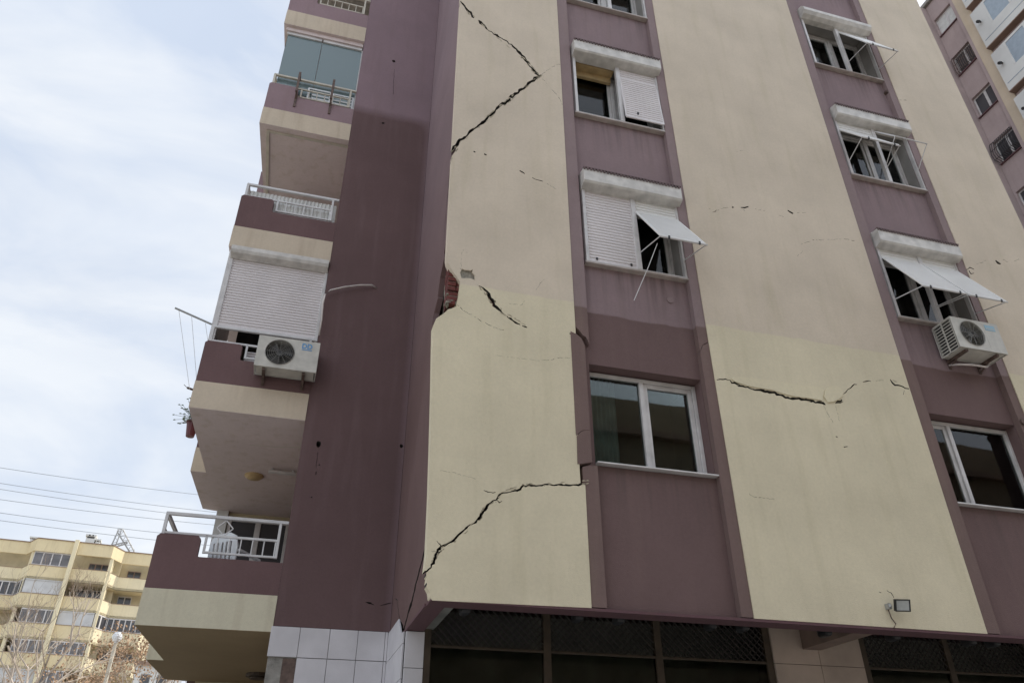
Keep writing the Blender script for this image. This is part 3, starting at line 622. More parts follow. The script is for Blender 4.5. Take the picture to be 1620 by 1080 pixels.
def box_profile(zb, zt, rounded=False):
    if rounded: return [(.10, zb-.03), (.0, zb-.02), (-.08, zb+.02), (-.125, zb+.09), (-.125, zb+.17), (-.08, zb+.24), (0, zt+.03), (.10, zt+.04)]
    return [(.10, zb-.055), (-.085, zb-.005), (-.105, zb+.025), (-.105, zt-.012), (-.095, zt), (.10, zt+.035)]
def upper_window(x0, x1, s, mode, label):
    """x0,x1 outer width, s sill height; mode: per half (kind, value)"""
    zt = s + 1.30; mid = (x0 + x1) / 2 + .03
    # inner casement, set back in the reveal
    mb = MB(); frame_rect(mb, x0+.03, x1-.03, s+.02, zt+.03, .30, .36, .05); mb.box(mid-.03, mid+.03, .296, .356, s+.07, zt-.02)
    win = mb.build('window', M['pvc'], B, bevel=.005); win['label'] = label
    for a, b in ((x0+.08, mid-.03), (mid+.03, x1-.08)):
        mb = MB(); frame_rect(mb, a+.003, b-.003, s+.073, zt-.023, .315, .37, .045); sa = mb.build('sash', M['pvc'], win, bevel=.004)
        mb = MB(); mb.box(a+.045, b-.045, .335, .341, s+.115, zt-.065); mb.build('pane', M['glass'], win)
    # outer shutter guides
    mb = MB()
    mb.box(x0, x0+.045, .03, .099, s+.005, zt+.02); mb.box(x1-.045, x1, .03, .099, s+.005, zt+.02); mb.box(mid-.035, mid+.035, .03, .095, s+.025, zt+.02)
    mb.box(x0+.045, x1-.045, .035, .095, s+.005, s+.03)
    mb.build('shutter_guide', M['pvc'], win, bevel=.004)
    sill(x0-.02, x1+.02, .015, .29, s, win)
    room(x0, x1, s, zt, .43, win)
    bz = zt + .015
    mb = MB(); mb.extrudeX(box_profile(bz+.02, bz+.27, mode.get('round')), x0-.01, x1+.02)
    bx = mb.build('shutter_box', M['box'], win, bevel=.004)
    if mode.get('round'):
        pass
    else:
        mb = MB(); n = 30; zt_ = bz + .27                          # ribbed dark cap on the box
        for i in range(n):
            a = x0 - .01 + (x1-x0+.03)*i/n; b = a + (x1-x0+.03)/n*.55
            mb.box(a, b, -.122, -.106, zt_-.032, zt_+.006)
        mb.box(x0-.01, x1+.02, -.118, -.02, zt_+.006, zt_+.014); mb.build('box_cap', M['boxedge'], bx)
        mb = MB()
        for i in range(46):
            a = x0 + (x1-x0)*i/46; mb.box(a, a+.006, -.08, .09, bz+.012-.018, bz-.034 +.03)
        # fine ribs under the box follow its slope
        mb = MB()
        for i in range(60):
            a = x0 + .004 + (x1-x0)*i/60
            mb.add([(a,-.080,bz+.013),(a+.010,-.080,bz+.013),(a+.010,.095,bz-.037),(a,.095,bz-.037),(a,-.080,bz+.010),(a+.010,-.080,bz+.010),(a+.010,.095,bz-.040),(a,.095,bz-.040)],[(4,5,6,7),(0,1,5,4),(2,3,7,6),(1,2,6,5),(3,0,4,7)])
        mb.build('box_rib', M['box'], bx)
    for i, (a, b) in enumerate(((x0+.045, mid-.035), (mid+.035, x1-.045))):
        kind, val = mode['halves'][i]
        if kind == 'open': continue
        if kind == 'down':
            mb = MB(); slats(mb, a, b, zt+.03, s+.035+val, .062, 0); mb.build('roller_shutter', M['shut'], win)
            for x in (a+.10, b-.10): mb = MB(); mb.box(x, x+.025, .035, .052, s+.06, s+.095); mb.build('shutter_stop', M['black'], win)
        if kind == 'kick':                                         # down but pushed out a little at the foot
            mb = MB(); slats(mb, a-.0, b, zt+.03, zt-.22, .062, 0); slats(mb, a, b, zt-.22, s+.09, .05, R(val)); mb.build('roller_shutter', M['shut'], win)
            mb = MB(); mb.box(a+.16, a+.185, -.10, -.075, s+.11, s+.15); mb.build('shutter_stop', M['black'], win)
        if kind == 'flap':
            hang, ang, ln = val
            mb = MB(); slats(mb, a, b, zt+.03, zt-hang, .062, 0)
            y2, z2 = slats(mb, a, b, zt-hang, zt-hang-ln, .05, R(ang)); mb.build('roller_shutter', M['flap'], win)['label'] = 'shutter leaf propped out like an awning'
            mb = MB(); fz = s + (.32 if ang < 45 else .5)
            for x in (a-.005, b+.02):
                mb.tube([(x, y2, z2), (x, .03, fz)], .008, 6)
            mb.tube([(a-.02, y2-.004, z2-.01), (b+.03, y2-.004, z2-.01)], .010, 6)
            mb.build('stay_arm', M['rail'], win)
            for x in (a+.10, b-.10): mb = MB(); mb.box(x, x+.022, y2-.02, y2+.0, z2-.03, z2+.015); mb.build('shutter_stop', M['black'], win)
        if kind == 'bare':                                         # only the bare stay frame is swung out
            hang, ang, ln = val; y2, z2 = .05 - math.sin(R(ang))*ln, zt-hang-math.cos(R(ang))*ln
            mb = MB(); mb.tube([(a, .05, zt-hang), (a, y2, z2), (b, y2, z2), (b, .05, zt-hang)], .011, 6)
            for x in (a, b): mb.tube([(x, y2, z2), (x, .04, s+.45)], .008, 6)
            mb.build('stay_arm', M['rail'], win)
    return win, mid, zt
XL0, XL1, XR0, XR1 = 3.17, 4.67, 8.10, 9.63
w2, mid2, zt2 = upper_window(XL0, XL1, SILLS[1], {'halves': [('down', 0), ('flap', (.22, 33, 1.13))]}, 'window with its left roller shutter closed and right one propped out')
mb = MB(); q0 = onY(1040, 385, -.42); q1 = onY(1003, 475, -.30)
mb.tube([q0, q0*.6+q1*.4+np.array([0, 0, -.02]), q1], .005, 5); mb.build('pull_cord', M['rail'], w2)
w3, mid3, zt3 = upper_window(XL0, XL1, SILLS[2], {'halves': [('open', 0), ('kick', 4)]}, 'window with its left half open and the right shutter hanging loose')
mb = MB(); mb.box(XL0+.03, mid3-.03, .11, .29, zt3-.03, zt3+.015); mb.box(XL0+.05, mid3-.04, .24, .29, zt3-.16, zt3-.031); mb.build('window_lining', M['yellow'], w3)
w4, mid4, zt4 = upper_window(XL0, XL1, SILLS[3], {'halves': [('open', 0), ('open', 0)]}, 'open window at the top edge of the left column')
curtain(XL0+.35, XL0+.7, SILLS[3], zt4, .5, M['whitecurtain'], w4)
upper_window(XL0, XL1, SILLS[4], {'halves': [('down', 0), ('down', 0)]}, 'shuttered window above the frame of the photo')
upper_window(XR0, XR1, SILLS[1], {'halves': [('flap', (.14, 30, 1.12)), ('flap', (.14, 30, 1.14))]}, 'window above the air conditioner with both shutter leaves propped out')
w6, mid6, zt6 = upper_window(XR0, XR1, SILLS[2], {'halves': [('flap', (.20, 34, .75)), ('bare', (.02, 36, .62))]}, 'window with its left shutter leaf lifted flat and inner casements ajar')
w7, mid7, zt7 = upper_window(XR0, XR1, SILLS[3], {'halves': [('open', 0), ('flap', (.05, 27, 1.15))], 'round': True}, 'window with a rounded shutter box and its right leaf lifted nearly level')
upper_window(XR0, XR1, SILLS[4], {'halves': [('down', 0), ('down', 0)]}, 'shuttered window above the frame in the right column')
mb = MB(); mb.box(XR0+.45, XR0+.72, .42, .45, SILLS[2]+.05, SILLS[2]+.9); mb.build('cupboard_back', M['yellow'], w6)

# pipe stub in the lower right bay and the filled hole above it
mb = MB(); q = onY(1609, 672, .1); mb.tube([(q[0], .12, q[2]), (q[0], -.02, q[2])], .045, 10); mb.tube([(q[0]-.01, -.01, q[2]), (q[0]+.12, -.05, q[2]-.03), (q[0]+.2, .09, q[2]-.02)], .012, 6)
mb.build('drain_stub', M['steel'], B)
mb = MB(); q = onY(1401, 149, .1); mb.tube([(q[0], .12, q[2]), (q[0], .03, q[2])], .045, 9); mb.build('drain_stub', M['steel'], B)
mb = MB(); q = onY(1060, 475, .1); mb.tube([(q[0], .12, q[2]), (q[0], .085, q[2])], .05, 12); mb.build('filled_hole', M['pilaster'], B)

# ------------------------------------------------------------------ shop front below
Y0 = 1.40
mb = MB(); mb.box(1.50, 11.4, 2.6, 2.7, 0, 3.9); mb.box(1.5, 11.4, 1.5, 2.6, 0.13, .16); mb.box(1.47, 1.5, 1.45, 2.6, 0, 3.9); mb.box(11.4, 11.45, .3, 2.7, 0, 3.9)
part(mb, 'shop_interior', M['shopdark'])
def shopfront(xs, label):
    mb = MB()
    for x in xs: mb.box(x-.045, x+.045, Y0, Y0+.08, .13, 3.78)
    mb.box(xs[0]+.045, xs[-1]-.045, Y0+.01, Y0+.07, 3.70, 3.78); mb.box(xs[0]+.045, xs[-1]-.045, Y0+.01, Y0+.07, .13, .35)
    mb.box(xs[0]+.045, xs[-1]-.045, Y0+.01, Y0+.06, 3.24, 3.27)
    sf = mb.build('shop_front', M['shopframe'], B, bevel=.005); sf['label'] = label
    for a, b in zip(xs, xs[1:]):
        mb = MB(); mb.box(a+.045, b-.045, Y0+.03, Y0+.038, .35, 3.24); mb.build('pane', M['shopglass'], sf)
        mb = MB(); zt, zb = 3.70, 3.27; h = zt - zb; n = int((b-a-.09)/.085)
        for i in range(-5, n+1):                                   # diamond lattice over the transom
            for sgn in (1, -1):
                xa = a+.045 + i*.085 if sgn > 0 else a+.045 + i*.085 + h
                xb = xa + sgn*h
                p = [xa, zb]; q = [xb, zt]
                lo, hi = a+.045, b-.045
                def clip(p, q):
                    (x1_, z1_), (x2_, z2_) = p, q
                    if x1_ > x2_: x1_, z1_, x2_, z2_ = x2_, z2_, x1_, z1_
                    if x2_ <= lo or x1_ >= hi: return None
                    k = (z2_-z1_)/(x2_-x1_)
                    if x1_ < lo: z1_ += k*(lo-x1_); x1_ = lo
                    if x2_ > hi: z2_ -= k*(x2_-hi); x2_ = hi
                    return (x1_, z1_), (x2_, z2_)
                r_ = clip(p, q)
                if r_: mb.bar((r_[0][0], Y0+.03+.012*sgn, r_[0][1]), (r_[1][0], Y0+.03+.012*sgn, r_[1][1]), .01, .012)
        mb.build('lattice_grille', M['grille'], sf)
    return sf
shopfront([1.53, 2.93, 4.33, 5.82], 'dark shop front of three bays under the cracked panel')
shopfront([7.22, 8.55, 9.9, 11.3], 'dark shop front right of the tiled pier')
# tiled pier between the shop fronts
def tiles(mb, a0, a1, z0, z1, ta, tz, fn, gap=.006, first=None, zoff=0.0, mi=0):
    z = z1
    while z > z0 + .02:
        zb = max(z0, z - tz); a = a0
        while a < a1 - .02:
            b = min(a1, a + ta)
            fn(mb, a+gap/2, b-gap/2, zb+gap/2, z-gap/2, mi); a = b
        z = zb
mb = MB()
tiles(mb, 5.87, 7.17, 0.13, 3.85, .66, .60, lambda m_, a, b, c, d, mi: m_.box(a, b, Y0-.02, Y0+.03+random.uniform(0, .003), c, d, mi))
mb.box(5.88, 7.16, Y0, Y0+.4, .13, 3.85, 1)
part(mb, 'tiled_pier', [M['tilebeige'], M['core']], bevel=.003)
mb = MB(); mb.extrudeX([(.26, 3.428), (Y0-.03, 3.428), (Y0-.03, 3.86), (.26, 3.86)], 6.30, 6.56); part(mb, 'cantilever_beam', M['beambrown'])
# corner pier left of the shop and wall under the dark corner wall
mb = MB()
tiles(mb, 1.285, 1.50, .13, 3.395, .30, .38, lambda m_, a, b, c, d, mi: m_.box(a, b, Y0-.01, Y0+.02, c, d, mi))
tiles(mb, 1.44, 2.745, .13, 3.27, .66, .36, lambda m_, a, b, c, d, mi: m_.box(1.262, 1.282, a, b, c, d, mi))
def xpoly(m_, poly, x0, x1):
    n = len(poly); m_.add([(x0, a, z) for a, z in poly] + [(x1, a, z) for a, z in poly], [tuple(range(n)), tuple(range(2*n-1, n-1, -1))] + [(i, n+i, n+(i+1) % n, (i+1) % n) for i in range(n)])
xpoly(mb, [(1.443, 3.273), (1.443, 3.395), (1.63, 3.41), (1.90, 3.625), (2.097, 3.625), (2.097, 3.273)], 1.262, 1.282)
xpoly(mb, [(2.103, 3.273), (2.103, 3.625), (2.742, 3.625), (2.742, 3.273)], 1.262, 1.282)
mb.box(1.284, 1.47, Y0+.02, 2.74, .13, 3.39, 1); mb.box(1.284, 1.355, 1.9, 2.74, 3.39, 3.62, 1)
part(mb, 'corner_pier', [M['tile'], M['core']], bevel=.003)
mb = MB(); z = 3.642
xs_ = [-.17, .18, .54, .885, 1.225, 1.262]
zz = [3.642, 3.29, 2.93, 2.55, 2.18, 1.8, 1.4, 1.0, .6, .13]
for j in range(len(zz)-1):
    for i in range(len(xs_)-1):
        if i == 0 and j > 0: continue
        xa = xs_[i]
        mb.box(xa+.003, xs_[i+1]-.003, 2.735+random.uniform(0, .002), 2.76, zz[j+1]+.004, zz[j]-.004, 0)
mb.box(-.155, 1.262, 2.762, 3.0, .13, 3.64, 1)
mb.box(.02, .18, 2.752, 2.762, .13, 3.28, 2)
part(mb, 'tiled_base_wall', [M['tile'], M['concrete'], M['steel']], bevel=.003)

# ------------------------------------------------------------------ balconies
# plan outline of a balcony, its long side running back and bulging out near the end
BX0, BX1, BY = -1.705, -.152, 2.75
PLAN = [(BX1, BY), (BX0, BY), (-1.60, 5.12), (-1.84, 5.12), (-1.75, 6.9), (-1.50, 6.95), (-1.50, 7.0), (BX1, 7.0)]
PLAN = PLAN[::-1] if False else PLAN
def ccw(p): 
    a = sum(p[i][0]*p[(i+1)%len(p)][1]-p[(i+1)%len(p)][0]*p[i][1] for i in range(len(p)))
    return p if a > 0 else p[::-1]
PLAN = ccw(PLAN)
OUT = [(BX1, BY), (BX0, BY), (-1.60, 5.12), (-1.84, 5.12), (-1.75, 6.9), (-1.50, 6.97)]     # outer edge, front right -> back
def shell(mb, path, t, z0, z1, mi=0):
    """upstand of thickness t along an open plan path (outside is on the left going along OUT)"""
    n = len(path); off = []
    for i, p in enumerate(path):
        a = Vector(path[max(0, i-1)]); b = Vector(path[min(n-1, i+1)]); c = Vector(p)
        nn = Vector((0, 0))
        for u, v in ((a, c), (c, b)):
            d = v - u
            if d.length > 1e-6: d.normalize(); nn += Vector((d.y, -d.x))
        nn.normalize(); nn = -nn if False else nn
        off.append(c - nn * t * (-1))
    for i in range(n-1):
        p, q, r_, s_ = path[i], path[i+1], off[i+1], off[i]
        V = [(p[0],p[1],z0),(q[0],q[1],z0),(r_[0],r_[1],z0),(s_[0],s_[1],z0)]; V += [(v[0],v[1],z1) for v in V]
        mb.add(V, [(3,2,1,0),(4,5,6,7),(0,1,5,4),(1,2,6,5),(2,3,7,6),(3,0,4,7)], mi)
def fix_normals(o):
    import bmesh
    bm = bmesh.new(); bm.from_mesh(o.data); bmesh.ops.recalc_face_normals(bm, faces=bm.faces); bm.to_mesh(o.data); bm.free(); return o
BZ = [(3.575, 4.00), (6.43, 6.845), (9.26, 9.675), (12.04, 12.45), (14.845, 15.27)]
BAL = []
names = ['lowest balcony, open, with a notched parapet and grey railing', 'balcony closed by a white roller shutter, an air conditioner hung on it', 'balcony with a white corrugated sheet behind its railing', 'balcony closed with frameless glass in the blue-grey of mirrored sky', 'topmost visible balcony with beige railing']
def inset(path, d):
    return [(x + (d if i > 0 else 0), y + (d if i < 2 else 0)) for i, (x, y) in enumerate(path)]
for k, (za, zb) in enumerate(BZ):
    mb = MB()
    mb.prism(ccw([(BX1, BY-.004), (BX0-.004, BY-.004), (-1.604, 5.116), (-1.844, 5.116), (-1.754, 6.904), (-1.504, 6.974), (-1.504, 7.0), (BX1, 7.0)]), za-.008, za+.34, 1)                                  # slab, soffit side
    # cream band in front of the slab, 3 mm proud
    band = [(BX1-.0, BY-.004), (BX0-.004, BY-.004), (-1.604, 5.116), (-1.844, 5.116), (-1.754, 6.904), (-1.504, 6.974)]
    inner = [(BX1, BY+.12), (BX0+.12, BY+.12), (-1.48, 5.24), (-1.72, 5.24), (-1.63, 6.8), (-1.45, 6.97)]
    def ring(outer, inn, z0, z1, mi):
        for i in range(len(outer)-1):
            p, q, r_, s_ = outer[i], outer[i+1], inn[i+1], inn[i]
            V = [(p[0],p[1],z0),(q[0],q[1],z0),(r_[0],r_[1],z0),(s_[0],s_[1],z0)]; V += [(v[0],v[1],z1) for v in V]
            mb.add(V, [(3,2,1,0),(4,5,6,7),(0,1,5,4),(1,2,6,5),(2,3,7,6),(3,0,4,7)], mi)
    ring(band, inner, za+.345, zb, 0)
    mb.prism(ccw([(BX1, BY-.006), (BX0-.006, BY-.006), (-1.606, 5.114), (-1.846, 5.114), (-1.756, 6.906), (-1.506, 6.976), (-1.506, 6.99), (BX1, 6.99)]), za-.004, za+.345, 0, caps=False)
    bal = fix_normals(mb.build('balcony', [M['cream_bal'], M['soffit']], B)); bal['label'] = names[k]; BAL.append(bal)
    # parapet: purple, higher round the outer corner, low under the railing
    mb = MB(); hi, lo = zb + .67, zb + .41; xn = -1.19; yf, yb = BY-.001, BY+.11
    prof = [(BX1, zb), (BX1, lo), (xn+.02, lo), (xn, lo+.02), (xn, hi-.03), (xn-.03, hi), (BX0+.035, hi), (BX0, hi-.035), (BX0, zb)]
    n = len(prof); V = [(a, yf, z) for a, z in prof] + [(a, yb, z) for a, z in prof]
    mb.add(V, [tuple(range(n)), tuple(range(2*n-1, n-1, -1))] + [(i, n+i, n+(i+1) % n, (i+1) % n) for i in range(n)])
    o2 = [(BX0, yb), (-1.60, 5.12), (-1.84, 5.12), (-1.75, 6.9), (-1.50, 6.97)]; i2 = [(BX0+.10, yb), (-1.49, 5.23), (-1.73, 5.23), (-1.64, 6.8), (-1.45, 6.97)]
    for i in range(len(o2)-1):
        p, q, r_, s_ = o2[i], o2[i+1], i2[i+1], i2[i]
        V = [(p[0],p[1],zb),(q[0],q[1],zb),(r_[0],r_[1],zb),(s_[0],s_[1],zb)]; V += [(v[0],v[1],hi-.04) for v in V]
        mb.add(V, [(3,2,1,0),(4,5,6,7),(0,1,5,4),(1,2,6,5),(2,3,7,6),(3,0,4,7)])
    fix_normals(mb.build('parapet', M['purple_bal'], bal))
    # railing
    rt = zb + .945; mid_ = zb + .70; rm = M['railbeige'] if k >= 3 else M['rail']; yr = BY + .05
    mb = MB()
    mb.bar((BX0+.04, yr, rt), (BX1, yr, rt), .045, .04); mb.bar((BX0+.04, yr, mid_), (BX1-.10, yr, mid_), .03, .03)
    mb.bar((BX0+.055, yr, hi-.03), (BX0+.055, yr, rt), .04, .04); mb.bar((-1.13, yr, lo+.06), (-1.13, yr, mid_), .03, .03); mb.bar((BX1-.10, yr, lo+.06), (BX1-.10, yr, rt), .035, .035)
    mb.bar((-1.13, yr, lo+.075), (BX1-.10, yr, lo+.075), .028, .028)
    for i in range(1, 7):
        x = -1.13 + (BX1-.10+1.13)*i/6.2
        if k == 0 or k >= 2: mb.bar((x, yr, lo+.075), (x, yr, mid_), .016, .016)
    mb.bar((BX0+.055, yr, rt), (-1.56, 5.0, rt), .045, .04); mb.bar((-1.56, 5.0, hi-.1), (-1.56, 5.0, rt), .035, .035)
    mb.bar((BX0+.055, yr+.05, mid_+.05), (-1.56, 5.0, mid_+.05), .03, .03)
    if k == 0:   # diamond between the rails
        cx, cz, rr = -.93, (mid_+rt)/2-.01, .10
        P = [(cx-rr, yr, cz), (cx, yr, cz+rr), (cx+rr, yr, cz), (cx, yr, cz-rr)]
        for i in range(4): mb.bar(P[i], P[(i+1) % 4], .014, .014)
    mb.build('railing', rm, bal, bevel=.004)
# doors at the back of the balconies
for k, (za, zb) in enumerate(BZ[:4]):
    mb = MB(); z0, z1 = za+.34, BZ[k+1][0]
    mb.box(-1.50, -1.30, 6.90, 7.2, z0, z1-.001); mb.build('corner_post', M['whitewall'], BAL[k])
    mb = MB(); frame_rect(mb, -1.28, -.20, z0+.05, z1-.12, 6.93, 6.99, .06)
    mb.box(-.80, -.70, 6.93, 6.99, z0+.1, z1-.18); mb.build('balcony_door', M['pvc'], BAL[k], bevel=.005)
    mb = MB(); mb.box(-1.22, -.80, 6.95, 6.96, z0+.1, z1-.18); mb.box(-.70, -.26, 6.95, 6.96, z0+.1, z1-.18); mb.build('door_pane', M['fb_glass'], BAL[k])
# soffit fittings
q = onZ(402, 752, 6.42)
mb = MB(); n = 20
for r0, r1_, z0, z1 in ((.155, .15, 6.43, 6.405), (.15, .11, 6.405, 6.37), (.11, .05, 6.37, 6.355), (.05, .001, 6.355, 6.352)):
    V = [(q[0]+r0*math.cos(2*math.pi*i/n), q[1]+r0*math.sin(2*math.pi*i/n), z0) for i in range(n)] + [(q[0]+r1_*math.cos(2*math.pi*i/n), q[1]+r1_*math.sin(2*math.pi*i/n), z1) for i in range(n)]
    mb.add(V, [(i, n+i, n+(i+1) % n, (i+1) % n) for i in range(n)])
mb.build('ceiling_lamp', M['yellow'], BAL[1], smooth=True)
a, b = onZ(425, 745, 6.37), onZ(468, 750, 6.37)
mb = MB(); mb.bar(a, b, .075, .04); d = b - a
for t in (.12, .88):
    c = a + d*t; mb.box(c[0]-.02, c[0]+.02, c[1]-.02, c[1]+.02, 6.38, 6.43)
mb.build('tube_lamp', M['pvc'], BAL[1], bevel=.01)
a, b = onZ(395, 703, 6.425), onZ(475, 707, 6.425)
mb = MB(); mb.tube([a, (a+b)/2 + np.array([0, .03, 0]), b], .008, 6); mb.build('ceiling_cable', M['railbeige'], BAL[1])
mb = MB(); q = onZ(410, 1066, 3.56)                                 # round lamp under the lowest balcony
mb.tube([(q[0], q[1], 3.575), (q[0], q[1], 3.52)], .2, 16); mb.tube([(q[0], q[1], 3.52), (q[0], q[1], 3.49)], .14, 16); mb.build('ceiling_lamp', M['shopframe'], BAL[0], bevel=.01)
for k in (3, 4):                                                      # shallow moulding under the upper soffits
    za = BZ[k][0]; mb = MB()
    mb.box(BX0+.12, BX1-.0, BY+.12, BY+.17, za-.03, za-.001); mb.box(BX0+.12, BX0+.17, BY+.17, 6.6, za-.03, za-.001)
    mb.build('soffit_moulding', M['railbeige'], BAL[k])
# roller shutter closing balcony 2
b2 = BAL[1]
mb = MB(); slats(mb, BX0+.10, BX1-.02, 9.08, 7.84, 2.83, 0, .05); mb.build('roller_shutter', M['shut'], b2)
for bb in ((BX0+.02, BX0+.10, 2.80, 2.90, 7.55, 9.24), (BX1-.05, BX1-.002, 2.80, 2.9, 7.30, 9.1), (BX0+.02, BX0+.06, 2.90, 4.4, 7.56, 9.24)): mb = MB(); mb.box(*bb); mb.build('shutter_guide', M['pvc'], b2, bevel=.005)
mb = MB(); mb.extrudeX([(2.78, 9.24), (2.68, 9.245), (2.68, 9.17), (2.70, 9.12), (2.80, 9.07)][::-1], BX0+.05, BX1-.01); mb.box(BX0+.05, BX1-.01, 2.785, 3.0, 9.07, 9.255); mb.build('shutter_box', M['box'], b2, bevel=.004)
mb = MB(); mb.box(BX0+.3, BX1-.01, 3.6, 3.62, 6.6, 9.2); mb.build('dark_sheet', M['room'], b2)  # plain dark sheet behind the shutter, showing in the gap below it
mb = MB(); slats(mb, -1.14, BX1-.04, 7.50, 7.20, 2.90, 0, .04); mb.build('lower_slats', M['shut'], b2)
# corrugated sheet behind balcony 3 railing
b3 = BAL[2]; mb = MB(); n = 90; V = []
for i in range(n+1):
    x = BX0+.1 + (BX1-.03-BX0-.1)*i/n; y = BY+.11+.009*math.sin(i*1.6); V += [(x, y, 9.95), (x, y, 10.55), (x, y+.006, 9.95), (x, y+.006, 10.55)]
mb.add(V, [(4*i, 4*i+4, 4*i+5, 4*i+1) for i in range(n)] + [(4*i+2, 4*i+3, 4*i+7, 4*i+6) for i in range(n)])
mb.build('corrugated_sheet', M['whitecurtain'], b3)
# frameless glass on balcony 4
b4 = BAL[3]; gz0, gz1 = 13.05, 14.66
mb = MB(); mb.box(BX0+.10, -.95, 2.86, 2.872, gz0, gz1); mb.box(-.94, BX1-.02, 2.862, 2.874, gz0, gz1); mb.add([(BX0+.09, 2.88, gz0), (-1.5, 5.0, gz0), (-1.5, 5.0, gz1), (BX0+.09, 2.88, gz1)], [(0, 1, 2, 3)]); mb.build('glass_panel', M['balglass'], b4)
mb = MB(); mb.box(BX0+.08, -.955, 2.83, 2.90, gz1, gz1+.07); mb.box(-.93, BX1-.02, 2.83, 2.9, gz1, gz1+.07); mb.box(BX1-.02, BX1-.002, 2.84, 2.88, 12.9, gz1); mb.build('top_rail', M['pvc'], b4)
mb = MB(); mb.box(BX0+.05, BX1-.01, 2.80, 2.95, gz1+.075, 14.84); mb.build('head_board', M['soffit'], b4)
mb = MB()
for i in range(4): mb.box(-1.0, -.62, 2.86-.0, 2.885, 12.95+i*.085, 12.99+i*.085); mb.box(-.56, BX1-.06, 2.86, 2.885, 12.93+i*.085, 12.97+i*.085)
frame_rect(mb, -1.03, -.60, 12.90, 13.30, 2.845, 2.86, .03); frame_rect(mb, -.58, -.18, 12.88, 13.28, 2.845, 2.86, .03)
mb.build('lattice_crate', M['plastic'], b4)
for x in (-1.20, -.58):
    mb = MB()
    mb.bar((x, 2.60, 13.36), (x, 2.60, 12.85), .04, .04); mb.bar((x, 2.60, 12.95), (x, 2.75, 12.80), .03, .03); mb.bar((x, 2.60, 13.36), (x, 2.8, 13.38), .03, .03); mb.bar((x, 2.74, 12.9), (x, 2.74, 12.6), .04, .02)
    mb.build('wall_bracket', M['steel'], b4)

